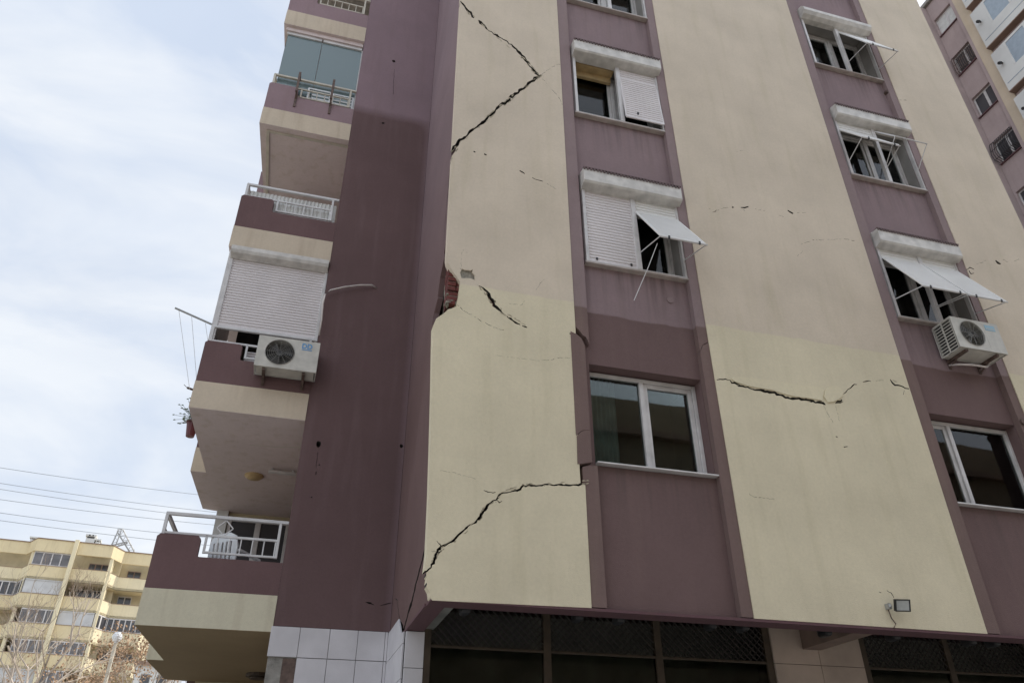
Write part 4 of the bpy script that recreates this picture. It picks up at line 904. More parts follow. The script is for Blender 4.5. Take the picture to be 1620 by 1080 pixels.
# ------------------------------------------------------------------ THINGS ON THE BUILDING
def ring_guard(mb, cx, cz, y, r, mi):
    for j in range(1, 8):
        rr = r*j/7; n = 28; P = [(cx+rr*math.cos(2*math.pi*i/n), y, cz+rr*math.sin(2*math.pi*i/n)) for i in range(n+1)]
        mb.tube(P, .0022 if j < 7 else .006, 4, mi)
    for i in range(12):
        a = 2*math.pi*i/12; mb.tube([(cx+.03*math.cos(a), y, cz+.03*math.sin(a)), (cx+r*math.cos(a), y, cz+r*math.sin(a))], .0025, 4, mi)
def ac_unit(loc, Wd, Ht, Dp, label, badge):
    """origin: rear bottom centre on the wall; front faces -Y"""
    x, y, z = loc
    E_ = empty('air_conditioner', loc, label, 'air conditioner', 'outdoor units hung on the front of the block')
    x0, x1 = x-Wd/2, x+Wd/2; yf = y-Dp
    cx, cz, r = x0+Wd*.37, z+Ht*.52, Ht*.40
    # front sheet with a round opening
    n = 28; circ = [(cx+r*math.cos(2*math.pi*i/n), cz+r*math.sin(2*math.pi*i/n)) for i in range(n)]
    mb = slab(rect(x0, x1, z, z+Ht), [circ], fY(yf, yf+.02))
    mb.box(x0, x1, yf+.02, y-.05, z+Ht-.015, z+Ht); mb.box(x1-.012, x1, yf+.02, y-.05, z, z+Ht-.015)
    mb.box(x0+.03, x1-.03, yf+.03, y-.08, z, z+.012); mb.box(x0, x1, y-.062, y-.05, z, z+Ht-.015)
    mb.box(cx+r+.04, cx+r+.05, yf-.002, yf+.001, z+.03, z+Ht-.03)
    c_ = mb.build('casing', M['acw'], E_, bevel=.006)
    mb = MB()                                                     # louvred left end
    for i in range(3):
        a = yf+.02+(Dp-.07)*i/2; mb.box(x0, x0+.012, a-.008, a+.012, z, z+Ht-.015)
    for i in range(11):
        b = z+(Ht-.03)*i/10; mb.box(x0+.001, x0+.014, yf+.02, y-.06, b, b+.012)
    mb.build('louvre', M['acw'], E_)
    mb = MB(); mb.box(x0+.03, x0+.04, yf+.03, y-.07, z+.02, z+Ht-.03); mb.tube([(cx, yf+.13, cz), (cx, yf+.14, cz)], r*1.02, 24); mb.build('coil', M['acdark'], E_)
    mb = MB(); ring_guard(mb, cx, cz, yf-.006, r, 0); mb.build('fan_guard', M['acgrid'], E_)
    mb = MB(); mb.tube([(cx, yf+.03, cz), (cx, yf+.09, cz)], r*.24, 14)
    for kk in range(3):
        a0 = kk*2.094
        V = [(cx+rr*math.cos(a0+da), yf+.04+dy, cz+rr*math.sin(a0+da)) for rr, da, dy in ((r*.2, 0, 0), (r*.93, -.15, .0), (r*.95, .75, .05), (r*.2, .9, .05))]
        mb.add(V + [(p[0], p[1]+.006, p[2]) for p in V], [(0, 1, 2, 3), (7, 6, 5, 4), (0, 4, 5, 1), (1, 5, 6, 2), (2, 6, 7, 3), (3, 7, 4, 0)])
    mb.build('fan', M['acdark'], E_)
    mb = MB()
    for bx in (x0+Wd*.16, x0+Wd*.80):
        mb = MB()
        mb.box(bx-.02, bx+.02, yf+.03, y, z-.04, z-.002); mb.box(bx-.02, bx+.02, y-.012, y-.002, z-.14, z-.04); mb.bar((bx, y-.02, z-.12), (bx, y-.16, z-.045), .025, .012)
        mb.build('bracket', M['steel'], E_)
    mb = MB(); yb = yf-.0035
    if badge == 'letters':
        def D_(ox):
            h, w_, t = .085, .07, .017; n = 10
            o_ = [(ox, 0), (ox, h)] + [(ox+w_*.35+w_*.65*math.sin(math.pi*i/n), h/2+h/2*math.cos(math.pi*i/n)) for i in range(n+1)]
            i_ = [(ox+t, t), (ox+t, h-t)] + [(ox+w_*.35+(w_*.65-t)*math.sin(math.pi*i/n), h/2+(h/2-t)*math.cos(math.pi*i/n)) for i in range(n+1)]
            sb = slab([(cx+r+.09+a, z+Ht*.74+b) for a, b in o_], [[(cx+r+.09+a, z+Ht*.74+b) for a, b in i_]], fY(yb, yf-.0003)); mb.add(sb.v, sb.f)
        D_(0); D_(.075); mb.box(cx+r+.09, cx+r+.235, yb, yf-.0003, z+Ht*.74-.025, z+Ht*.74-.012)
        mb.build('badge', M['blue'], E_)
    else:
        mb.box(cx+r+.07, cx+r+.25, yb, yf-.0003, z+Ht*.72, z+Ht*.90); mb.build('badge', M['paleblue'], E_)
        mb = MB(); mb.box(cx+r+.085, cx+r+.235, yb-.001, yb+.0005, z+Ht*.76, z+Ht*.775); mb.box(cx+r+.085, cx+r+.235, yb-.001, yb+.0005, z+Ht*.79, z+Ht*.80); mb.build('badge_text', M['acw'], E_)
    return E_
qa = onY(413, 530, 2.40); qb = onY(508, 537, 2.40); qc = onY(408, 590, 2.40)
ac_unit(((qa[0]+qb[0])/2-.01, 2.745, (qc[2])+.13), (qb[0]-qa[0])+.02, .50, .33, 'white air conditioner with blue letters, hung on the balcony of the closed roller shutter', 'letters')
a2 = ac_unit((9.08, .095, 7.30), .84, .52, .40, 'beige air conditioner below the propped-out shutters of the right window column', 'label')
mb = MB(); mb.tube([(8.78, .08, 7.22), (8.82, -.05, 7.17), (8.95, -.12, 7.145), (9.12, -.12, 7.15), (9.28, -.08, 7.18), (9.36, -.05, 7.24), (9.42, -.05, 7.32)], .016, 8); mb.build('hose', M['hose'], a2, smooth=True)

# hose from the shutter edge to the wall hole
mb = MB(); P = [onY(*p) for p in ((505, 530, 2.66), (509, 505, 2.66), (511, 480, 2.66), (514, 466, 2.66), (523, 459, 2.67), (545, 454, 2.68), (570, 451, 2.69), (588, 451, 2.70), (596, 456, 2.76))]
mb.tube(P, .014, 8); rebase(tag(mb.build('drain_hose', M['hose'], smooth=True), 'pale drain hose curving from the shutter edge into a hole in the dark purple wall', 'hose'))
# clothes pole with its lines
E_ = empty('clothesline_pole', onY(338, 515, 2.75), 'thin grey clothesline pole sticking out left from the corner of the shuttered balcony', 'clothesline')
mb = MB(); a = onY(277, 487, 2.75); b = onY(342, 516, 2.82); mb.tube([a, b], .016, 8); mb.build('pole', M['alu'], E_)
mb = MB()
for p, q in (((283, 491), (300, 616)), ((303, 499), (311, 600)), ((325, 511), (329, 540))): mb.tube([onY(p[0], p[1], 2.76), onY(q[0], q[1], 2.95)], .003, 4)
mb.build('line', M['rail'], E_)
# small stub and flower pot outside the side parapet of the shuttered balcony
mb = MB(); mb.tube([onY(296, 613, 3.0), onY(310, 618, 3.05)], .016, 6); mb.tube([onY(296, 613, 3.0), onY(291, 608, 3.0)], .004, 4)
rebase(tag(mb.build('bent_rod', M['steel']), 'short dark rod poking out of the cream band below the clothesline pole', 'rod'))
q = onX(303, 679, -1.80); pb = Vector((q[0], q[1], q[2]))
E_ = empty('flower_pot', pb - Vector((0, 0, .12)), 'small red flower pot with a scraggly plant hung outside the side of the balcony', 'flower pot')
mb = MB(); mb.tube([pb - Vector((0, 0, .12)), pb + Vector((0, 0, .10))], .06, 12, r2=.09); mb.tube([pb + Vector((0, 0, .10)), pb + Vector((0, 0, .13))], .10, 12); mb.build('pot', M['red'], E_)
mb = MB()
for i in range(110):
    a = random.uniform(0, 6.28); l = random.uniform(.1, .42); e = random.uniform(-.35, 1.3); p = pb + Vector((0, 0, .12))
    t_ = p + Vector((math.cos(a)*math.cos(e)*l*.8, math.sin(a)*math.cos(e)*l*.8, math.sin(e)*l)); mb.tube([p, (p+t_)/2 + Vector((0, 0, .03)), t_], .003, 3)
    s_ = .022; mb.add([t_+Vector((s_, 0, 0)), t_+Vector((0, s_, s_)), t_+Vector((-s_, 0, 0)), t_+Vector((0, -s_, -s_))], [(0, 1, 2, 3)])
mb.build('plant', M['leaf'], E_)
# plastic chair on the lowest balcony
def chair(x, y, z, rz):
    E_ = empty('plastic_chair', (x, y, z), 'white plastic chair behind the railing of the lowest balcony', 'chair')
    E_.rotation_euler = (0, 0, rz)
    def bd(mb, n, **k):
        o = mb.build(n, M['plastic'], E_, **k); o.location = (0, 0, 0); return o
    mb = MB(); mb.box(-.22, .22, -.22, .22, .42, .45); bd(mb, 'seat', bevel=.01)
    pts = [(-.22, .45), (-.24, .70), (-.2, .84), (-.1, .89), (.1, .89), (.2, .84), (.24, .70), (.22, .45)]
    sb = slab(pts[::-1], [rect(-.14+.07*i, -.11+.07*i, .52, .78) for i in range(5)], lambda a, b, k: (a, .20+.08*(b-.45)+(.02 if k else 0), b)); bd(sb, 'backrest')
    for sx in (-1, 1):
        for sy in (-1, 1):
            mb = MB(); mb.bar((sx*.20, sy*.20, .42), (sx*.24, sy*.24, 0), .05, .04); bd(mb, 'leg')
        mb = MB(); mb.bar((sx*.24, -.2, .62), (sx*.24, .21, .66), .05, .025); mb.bar((sx*.24, -.2, .62), (sx*.22, -.2, .43), .03, .03); bd(mb, 'armrest')
for yy in np.arange(3.2, 6.5, .1):
    q = onY(370, 842, yy)
    if q[2] > 3.715 + .89: break
chair(onY(377, 852, 3.2)[0], 3.2, 3.918, R(140))

# floodlight on the second cream panel
q = onY(1428, 957, -.12)
E_ = empty('floodlight', (q[0], -.002, q[2]), 'small square floodlight with a black rim fixed low on the wide cream panel', 'floodlight')
c = Vector((q[0], -.12, q[2])); rot = Matrix.Rotation(R(-12), 3, 'Z') @ Matrix.Rotation(R(22), 3, 'X')
def obox(mb, x0, x1, y0, y1, z0, z1, mi=0):
    b_ = MB(); b_.box(x0, x1, y0, y1, z0, z1); mb.add([c + rot @ (Vector(v)*.74) for v in b_.v], b_.f, mi)
mb = MB(); obox(mb, -.115, .115, .0, .05, -.085, .085); obox(mb, -.12, .12, -.012, 0, -.09, -.072); obox(mb, -.12, .12, -.012, 0, .072, .09); obox(mb, -.12, -.10, -.012, 0, -.072, .072); obox(mb, .10, .12, -.012, 0, -.072, .072)
for i in range(5): obox(mb, -.08+i*.04, -.075+i*.04, .05, .07, -.06, .06)
mb.build('housing', M['black'], E_, bevel=.003)
mb = MB(); obox(mb, -.10, .10, -.004, -.001, -.072, .072); obox(mb, -.03, .03, -.008, -.004, -.02, .02); mb.build('lens', M['lens'], E_)
mb = MB(); mb.box(c.x-.14, c.x-.10, -.06, -.002, c.z-.03, c.z+.03); mb.bar((c.x-.125, -.05, c.z), c + rot @ Vector((-.12, .02, 0)), .02, .03); mb.build('bracket', M['alu'], E_)
mb = MB(); q2 = onY(1416, 998, -.01); mb.tube([(c.x-.12, -.02, c.z-.03), (c.x-.10, -.012, c.z-.12), (c.x-.06, -.012, c.z-.18), (q2[0], -.012, 3.43), (q2[0], .05, 3.39)], .006, 6); mb.build('wire', M['steel'], E_)

# folded awning rollers in the soffit recess
def awning(x0, x1, lbl):
    E_ = empty('folded_awning', ((x0+x1)/2, 1.2, 3.45), lbl, 'awning', 'folded shop awnings under the overhang')
    mb = MB(); mb.tube([(x0, .52, 3.50), (x1, .52, 3.50)], .028, 10); mb.build('roller', M['alu'], E_)
    for x in (x0, x1): mb = MB(); mb.box(x-.05, x+.05, .42, .60, 3.40, 3.60); mb.build('end_bracket', M['black'], E_, bevel=.03)
for x0, x1, lb in ((1.75, 2.98, 'folded awning over the shop bay nearest the cracked corner'), (3.45, 4.55, 'folded awning over the middle shop bay'), (4.95, 6.02, 'folded awning over the shop bay beside the tiled pier'),
                   (6.95, 8.05, 'folded awning just right of the cantilever beam'), (8.4, 9.6, 'folded awning at the far right end of the shop fronts')):
    awning(x0, x1, lb)

# ================================================================== TOWER BEHIND, on the right
S = 2.32
def ty(y): return -7.44 + (y + 7.44) * S
def tz(z): return 1.6 + (z - 1.6) * S
TX = 11.45 * S
T = empty('apartment_building', (TX + 6, 6, 0), 'taller purple and cream tower block behind the right end, with barred windows and glazed balconies', 'building')
ttop = tz(16.55); yc = ty(-.073)
PT = M['t_purple'] = plaster('tower_purple', (0.40, 0.32, 0.31), (0.40, 0.32, 0.31), None, stain=(0.25, 0.17, 0.16), stain_amt=0.2)
PC = M['t_cream'] = plaster('tower_cream', (0.56, 0.47, 0.36), (0.56, 0.47, 0.36), None, stain=(0.6, 0.45, 0.25), stain_amt=0.35)
fT = lambda x0, x1: (lambda a, z, k: (x1 if k else x0, a, z))
wz = [15.53, 14.29, 13.06, 11.83, 10.60, 9.37, 8.14, 6.9]
wy1, wy0 = ty(-.115), ty(-.573)
holes = [[(wy0, tz(s)), (wy1, tz(s)), (wy1, tz(s)+1.22), (wy0, tz(s)+1.22)] for s in wz]
yp1 = ty(-.573) - .02; yp0 = ty(-.655)
part(slab([(yp1-.02, 0), (yc, 0), (yc, ttop), (yp1-.02, ttop)], holes, fT(TX+.10, TX+.35), flip=True), 'purple_wall_panel', PT, T)
mb = MB(); mb.box(TX+.0, TX+.12, yp0, yp1, 0, ttop); part(mb, 'pilaster', PT, T)
mb = MB(); mb.box(TX-.03, TX+.3, ty(-.89), yp0-.001, 0, ttop+.02); part(mb, 'cream_wall_panel', PC, T)
mb = MB(); mb.box(TX-6.0, TX+.09, yc, yc+.3, 0, ttop-.05); mb.box(TX+.7, TX+12, 1.0, yc+8, 0, ttop-.1); mb.box(TX-6, TX+.7, yc+.3, yc+8, 0, ttop-.1); part(mb, 'rear_mass', PT, T)
mb = MB(); mb.box(TX-.06, TX+12.2, 1.0, yc+8.1, ttop+.02, ttop+.22); part(mb, 'roof', M['concrete'], T)
for i, s in enumerate(wz):
    z0 = tz(s); z1 = z0 + 1.2; xw = TX + .22; ym = wy0*.55 + wy1*.45
    mb = MB()
    for a, b in ((wy0, wy0+.06), (wy1-.06, wy1), (ym-.06, ym+.06)): mb.box(xw, xw+.06, a, b, z0, z1)
    mb.box(xw+.001, xw+.059, wy0+.06, wy1-.06, z0, z0+.06); mb.box(xw+.001, xw+.059, wy0+.06, wy1-.06, z1-.06, z1)
    win = part(mb, 'window', M['pvc'], T); win['label'] = ['topmost tower window with white blinds', 'second tower window with flat bars', 'third tower window, unbarred and dark', 'fourth tower window with bulging bars', 'fifth tower window at the frame edge', 'tower window hidden behind the block', 'tower window hidden behind the block', 'tower window hidden behind the block'][i]
    mb = MB(); mb.box(xw+.02, xw+.03, wy0+.06, ym-.06, z0+.06, z1-.06); mb.box(xw+.02, xw+.03, ym+.06, wy1-.06, z0+.06, z1-.06)
    mb.build('pane', M['fb_glass'] if i else M['whitecurtain'], win)
    mb = MB(); mb.box(TX+.02, xw-.001, wy0-.04, wy1+.04, z0-.05, z0); mb.build('window_sill', M['beam'], win)
    if i in (1, 3):
        mb = MB(); bul = .28 if i == 3 else .03
        for j in range(12):
            a = wy0 + (wy1-wy0)*j/11
            pr = [(TX+.08, z1+.0), (TX+.02-bul*.5, z1-.12), (TX-bul, z0+.42), (TX-bul*.8, z0+.15), (TX+.08, z0+.02)]
            mb.tube([(x, a, z) for x, z in pr], .014, 5)
        for z in (z0+.1, z0+.6, z0+1.05): mb.tube([(TX-bul*(.9 if z < z1-.3 else .5), wy0, z), (TX-bul*(.9 if z < z1-.3 else .5), wy1, z)], .012, 5)
        mb.build('security_bars', M['black'] if i == 3 else M['steel'], win)
for k in range(6):                                               # glazed balconies towards the viewer
    zb = tz(15.31 - k*1.228); h = 2.38; ya, yb2 = ty(-.895), ty(-.895) - 5.5
    mb = MB(); xo = TX - .28
    mb.box(xo-.04, TX+.5, yb2, ya, zb-.05, zb, 1)
    mb.box(xo, TX+.5, ya-.66, ya-.001, zb, zb+h, 0); mb.box(xo, xo+.06, yb2, ya-.66, zb, zb+.95, 0); mb.box(xo, xo+.06, yb2, ya-.66, zb+h-.12, zb+h, 0)
    mb.box(TX+.02, TX+.5, yb2, ya, zb+h, zb+2.80, 2)
    for j in range(5): a = ya-.66-j*1.0; mb.box(xo-.01, xo+.05, a-.09, a, zb+.95, zb+h-.12, 0)
    bl = part(mb, 'glazed_balcony', [M['whitewall'], M['fb_trim'], PT], T)
    mb = MB(); mb.box(xo+.02, xo+.03, yb2, ya-.66, zb+.95, zb+h-.12); mb.box(xo-.012, xo-.001, yb2, ya-.1, zb+.40, zb+.43); mb.build('pane', M['t_glass'] if 't_glass' in M else simple('bluish_pane', (0.30, 0.36, 0.42), 0.15), bl)
    if k < 4:
        mb = MB(); mb.tube([(xo, ya-.28, zb+1.5), (xo-.2, ya-.32, zb+1.45)], .04, 8); mb.tube([(xo-.12, ya-.3, zb+1.46), (xo-.25, ya-.3, zb+1.40)], .07, 8); mb.build('wall_lamp', M['black'], bl)

# ================================================================== FAR BUILDING, left
U = Vector((math.cos(R(6.6)), math.sin(R(6.6)), 0)); Nn = Vector((-math.sin(R(6.6)), math.cos(R(6.6)), 0)); KS = 1.55; D0 = 60*KS
def G(u, dn, z): return Vector(CAM) * 1.0 + U * (u*KS) + Nn * (D0 + dn) + Vector((0, 0, 1.6 + (z-1.6)*KS - CAM[2]))
def GZ(z): return 1.6 + (z-1.6)*KS
base = G(-8, 5, 1.6); base.z = 0
H_ = empty('apartment_building', base, 'distant cream block with zigzag balconies and chimneys, seen low at the left', 'building')
ADn, FD = 1.9, 1.9
OUTL = [(-18, ADn), (-10.95, ADn), (-10.35, 0), (-5.60, 0), (-4.88, FD), (-2.9, FD), (-2.3, .4), (-2.1, .4)]
OUTL = [(-18, ADn), (-10.95, ADn), (-10.35, 0), (-5.60, 0), (-4.88, FD), (-2.6, FD), (-2.2, 3.4)]
def strip(mb, path, z0, z1, t=.25, shift=0.0, mis=None):
    for i in range(len(path)-1):
        (u0, d0), (u1, d1) = path[i], path[i+1]; d0 += shift; d1 += shift
        V = [G(u0, d0, z0), G(u1, d1, z0), G(u1, d1+t, z0), G(u0, d0+t, z0), G(u0, d0, z1), G(u1, d1, z1), G(u1, d1+t, z1), G(u0, d0+t, z1)]
        mb.add(V, [(3,2,1,0),(4,5,6,7),(0,1,5,4),(1,2,6,5),(2,3,7,6),(3,0,4,7)], mis[i] if mis else 0)
def hp(mb, name, mats, parent=H_): return mb.build(name, mats, parent)
mb = MB(); strip(mb, OUTL, 17.32, 18.15, .3, -.15); strip(mb, OUTL, 18.15, 18.20, .5, -.25, [1]*6); hp(mb, 'roof_parapet', [M['fb_lo'], M['fb_trim']])
fl = [(16.40, 15.50), (14.55, 13.62), (12.70, 11.72), (10.87, 9.95), (9.05, 8.15), (7.2, 6.3), (5.4, 4.5), (3.6, 2.7)]
for k, (zt_, zb_) in enumerate(fl):
    mb = MB(); strip(mb, OUTL, zb_, zt_, .2, 0, [0, 1, 0, 1, 1, 1] if k else [1, 1, 0, 1, 1, 1]); strip(mb, OUTL, zt_, zt_+.03, .3, -.05, [2]*6)
    V = [G(-18, ADn, zb_), G(-10.95, ADn, zb_), G(-10.35, 0, zb_), G(-5.6, 0, zb_), G(-4.88, FD, zb_), G(-2.6, FD, zb_), G(-2.6, 4, zb_), G(-18, 4, zb_)]
    mb.add(V + [v + Vector((0, 0, .25)) for v in V], [tuple(range(7, -1, -1)), tuple(range(8, 16))] + [(i, (i+1) % 8, 8+(i+1) % 8, 8+i) for i in range(8)], 1)
    hp(mb, 'balcony', [M['fb_lo'], M['fb_hi'], M['fb_trim']])
mb = MB(); strip(mb, [(-18, 4.2), (-5.0, 2.4), (-5.0, 4.2), (-2.3, 4.2)], -.0, 18.0, .3); 
V = [G(-18, 4.5, 0), G(-2.2, 4.5, 0), G(-2.2, 16, 0), G(-18, 16, 0)]; V = [Vector((v.x, v.y, 0)) for v in V]; V += [Vector((v.x, v.y, GZ(18.0))) for v in V]
mb.add(V, [(3,2,1,0),(4,5,6,7),(0,1,5,4),(1,2,6,5),(2,3,7,6),(3,0,4,7)]); hp(mb, 'wall', M['fb_in'])
# column wall between balconies, shaft and end wall
def gbox(mb, u0, u1, d0, d1, z0, z1, mi=0):
    V = [G(u0, d0, z0), G(u1, d0, z0), G(u1, d1, z0), G(u0, d1, z0), G(u0, d0, z1), G(u1, d0, z1), G(u1, d1, z1), G(u0, d1, z1)]
    mb.add(V, [(3,2,1,0),(4,5,6,7),(0,1,5,4),(1,2,6,5),(2,3,7,6),(3,0,4,7)], mi)
mb = MB(); gbox(mb, -8.06, -7.80, -.55, 0, 1, 18.25); hp(mb, 'shaft', M['fb_hi'])
mb = MB(); gbox(mb, -5.62, -5.42, 0.1, 3.0, 1, 17.3); gbox(mb, -10.5, -10.3, .3, 3.5, 1, 17.3); hp(mb, 'dividing_wall', M['fb_hi'])
def glazing(u0, u1, k, n, mat, d=.02, posts=None, shut=False):
    """enclosed part of floor k between balcony top and the slab above"""
    zt_ = (17.32 if k == 0 else fl[k-1][1]); zb_ = fl[k][0]
    mb = MB()
    d0, d1 = (d, d) if not isinstance(d, tuple) else d
    def seg(ua, ub, da, db, z0, z1, t, mi):
        V = [G(ua, da, z0), G(ub, db, z0), G(ub, db+t, z0), G(ua, da+t, z0), G(ua, da, z1), G(ub, db, z1), G(ub, db+t, z1), G(ua, da+t, z1)]
        mb.add(V, [(3,2,1,0),(4,5,6,7),(0,1,5,4),(1,2,6,5),(2,3,7,6),(3,0,4,7)], mi)
    L_ = lambda t: (u0+(u1-u0)*t, d0+(d1-d0)*t)
    a, b = L_(0), L_(1)
    seg(a[0], b[0], a[1], b[1], zb_+.02, zb_+.08, .12, 0); seg(a[0], b[0], a[1], b[1], zt_-.08, zt_-.005, .12, 0)
    if not shut:
        for i in range(n+1):
            t = i/n; w_ = .035/(abs(u1-u0)+1e-6); p, q = L_(max(0, t-w_)), L_(min(1, t+w_))
            seg(p[0], q[0], p[1], q[1], zb_+.08, zt_-.08, .12, 0)
    o = hp(mb, 'window', M['pvc'] if not shut else M['fb_shut'])
    mb = MB(); seg(a[0], b[0], a[1]+.06, b[1]+.06, zb_+.08, zt_-.08, .03, 0); mb.build('shutter' if shut else 'pane', mat, o)
def recwin(u0, u1, k, d, n=2, white=True):
    zt_ = (17.32 if k == 0 else fl[k-1][1]) - .10; zb_ = fl[k][0] - .25
    mb = MB(); gbox(mb, u0, u1, d, d+.1, zb_, zt_); o = hp(mb, 'window', M['pvc'] if white else M['fb_trim']); mb = MB()
    for i in range(n): a = u0+(u1-u0)*i/n+.04; gbox(mb, a, u0+(u1-u0)*(i+1)/n-.04, d-.03, d-.01, zb_+.05, zt_-.06)
    mb.build('pane', M['fb_glass'], o)
dk, sh = M['fb_glass'], M['fb_shut']
fbg = simple('far_block_grey_pane', (0.13, 0.125, 0.13), 0.2, var=0.4, scale=0.9)
glazing(-10.30, -8.08, 0, 4, fbg); recwin(-11.9, -11.0, 0, 3.9, 2, False); recwin(-7.0, -5.75, 0, 2.35, 3, False); recwin(-4.5, -3.6, 0, 4.1, 2, False)
glazing(-13.5, -10.97, 1, 6, dk, ADn+.02); glazing(-10.93, -10.38, 1, 2, dk, (ADn+.02, .03)); glazing(-10.33, -8.08, 1, 1, sh, .02, shut=True); recwin(-7.3, -5.75, 1, 2.35, 3, True); recwin(-4.7, -3.8, 1, 4.1, 2, True)
glazing(-10.0, -8.08, 2, 4, fbg); glazing(-7.78, -5.65, 2, 1, sh, .02, shut=True); glazing(-5.58, -4.90, 2, 2, dk, (.03, FD-.03)); glazing(-4.86, -2.62, 2, 6, dk, FD+.02); recwin(-12, -11.1, 2, 3.9, 2, False)
glazing(-9.9, -8.08, 3, 4, fbg); glazing(-7.78, -5.68, 3, 5, fbg); recwin(-3.9, -3.3, 3, 4.1, 2, False); recwin(-3.25, -2.8, 3, 3.9, 1, True); recwin(-5.3, -4.3, 3, 4.1, 2, False)
glazing(-10.3, -8.08, 4, 1, sh, .02, shut=True); glazing(-7.78, -6.5, 4, 3, fbg); recwin(-12.2, -11.2, 3, 3.9, 2, False)
for k in (5, 6, 7): glazing(-10.3, -8.08, k, 4, fbg); glazing(-7.78, -5.65, k, 4, fbg); glazing(-4.86, -2.62, k, 4, dk, FD+.02)
# roof furniture
mb = MB(); gbox(mb, -7.66, -7.08, 2, 3.4, 17.9, 19.05, 0); gbox(mb, -7.60, -7.14, 1.98, 2.0, 18.92, 19.02, 1); gbox(mb, -7.72, -7.02, 1.9, 3.5, 19.05, 19.18, 0)
gbox(mb, -7.52, -7.42, 1.88, 1.92, 19.07, 19.15, 1); gbox(mb, -7.3, -7.2, 1.88, 1.92, 19.07, 19.15, 1); hp(mb, 'chimney', [M['whitewall'], M['black']])
mb = MB(); gbox(mb, -7.0, -6.72, 2, 3, 17.9, 18.72); gbox(mb, -7.06, -6.66, 1.9, 3.1, 18.8, 18.9); gbox(mb, -6.98, -6.94, 1.95, 2.05, 18.72, 18.8); gbox(mb, -6.78, -6.74, 1.95, 2.05, 18.72, 18.8); hp(mb, 'chimney', M['whitewall'])
mb = MB(); gbox(mb, -6.6, -5.9, 2, 4, 17.9, 18.42); hp(mb, 'roof_hatch', M['whitewall'])
mb = MB(); gbox(mb, -11.05, -10.7, 2, 3, 17.9, 18.42); gbox(mb, -11.12, -10.63, 1.9, 3.1, 18.5, 18.6); gbox(mb, -11.0, -10.96, 2, 2.1, 18.42, 18.5); gbox(mb, -10.78, -10.74, 2, 2.1, 18.42, 18.5); hp(mb, 'chimney', M['whitewall'])
# lattice mast leaning behind the roof
mb = MB()
def truss(u0, z0, u1, z1, w_, n, d=14):
    A0 = G(u0, d, z0); A1 = G(u1, d, z1); ax = (A1-A0).normalized(); pr = ax.cross(Nn).normalized()*w_/2
    for s_ in (1, -1): mb.tube([A0+pr*s_, A1+pr*s_*.6], .04, 4); mb.tube([A0+pr*s_+Nn*w_, A1+pr*s_*.6+Nn*w_], .04, 4)
    for i in range(n):
        p = A0+(A1-A0)*i/n; q = A0+(A1-A0)*(i+1)/n; s_ = 1 if i % 2 else -1
        mb.tube([p+pr*s_, q-pr*s_], .03, 3)
truss(-5.95, 18.0, -5.72, 19.95, .5, 7, 3); truss(-5.72, 19.95, -4.15, 18.0, .6, 12, 3); truss(-5.9, 18.7, -5.0, 19.1, .3, 4, 3)
mb.tube([G(-5.9, 3.3, 20.0), G(-5.6, 3.3, 20.05)], .06, 4)
rebase(tag(mb.build('lattice_mast', M['mast']), 'grey triangular lattice mast on the roof of the distant cream block', 'mast'))

# low white house peeking out below the lowest balcony
def pbox(mb, u0, u1, d0, d1, z0, z1, mi=0): gbox(mb, u0, u1, d0, d1, z0, z1, mi)
b0 = G(-1.2, -10, 1.6); b0.z = 0
W_ = empty('low_building', b0, 'small white house far off, just below the lowest balcony', 'house')
mb = MB(); gbox(mb, -2.1, .6, -10, -2, .6, 9.6); mb.build('wall', M['whitewall'], W_)
mb = MB(); gbox(mb, -2.2, .7, -10.3, -1.8, 9.6, 9.8); mb.build('roof', M['fb_trim'], W_)
mb = MB(); gbox(mb, -1.7, -1.2, -10.05, -10.0, 8.6, 9.1); gbox(mb, -.8, -.3, -10.05, -10.0, 8.6, 9.1); mb.build('window', M['fb_glass'], W_)

# ================================================================== OVERHEAD WIRES
def ptat(px, py, d):
    r = _ray(px, py); h = math.hypot(r[0], r[1]); return Vector(CAM + r * (d / h))
for i, (y0, y1, lb) in enumerate(((730, 778, 'topmost overhead wire, crossing the sky well above the distant roof'), (754, 803, 'second overhead wire from the top'), (763, 813, 'third overhead wire, close under the second'),
                 (784, 822, 'fourth overhead wire from the top'), (805, 843, 'fifth overhead wire, second from the bottom'), (817, 855, 'lowest overhead wire, just above the distant chimneys'))):
    a = ptat(-260, y0 - 34, 62); b = ptat(400, y1 + (400-300)*.13, 74); m_ = []
    k0 = ptat(0, y0, 65)
    for t in range(21):
        t /= 20; p = a*(1-t) + b*t; p.z -= 4*.55*t*(1-t)*.6; m_.append(p)
    mb = MB(); mb.tube(m_, .024, 5)
    o = mb.build('overhead_wire', M['cable']); rebase(o); tag(o, lb, 'wire', 'overhead wires crossing the sky')

# ================================================================== STREET LAMP, TREES
p0 = ptat(184, 1012, 40)
L0 = empty('street_lamp', (p0.x, p0.y, 0), 'thin street lamp with a round white head in front of the distant block', 'street lamp')
mb = MB(); mb.tube([(p0.x, p0.y, 0), (p0.x, p0.y, p0.z-.1)], .11, 8, r2=.075); mb.build('pole', M['railbeige'], L0)
mb = MB()
for k in range(6):
    r0 = .42*math.sin(math.pi*(k+.6)/7); 
    mb.tube([(p0.x, p0.y, p0.z-.12+.075*k), (p0.x, p0.y, p0.z-.045+.075*k)], .28*math.sin(math.pi*(k+.7)/7.2)*.7+.02, 14)
mb.build('lamp_head', M['plastic'], L0, bevel=.02)

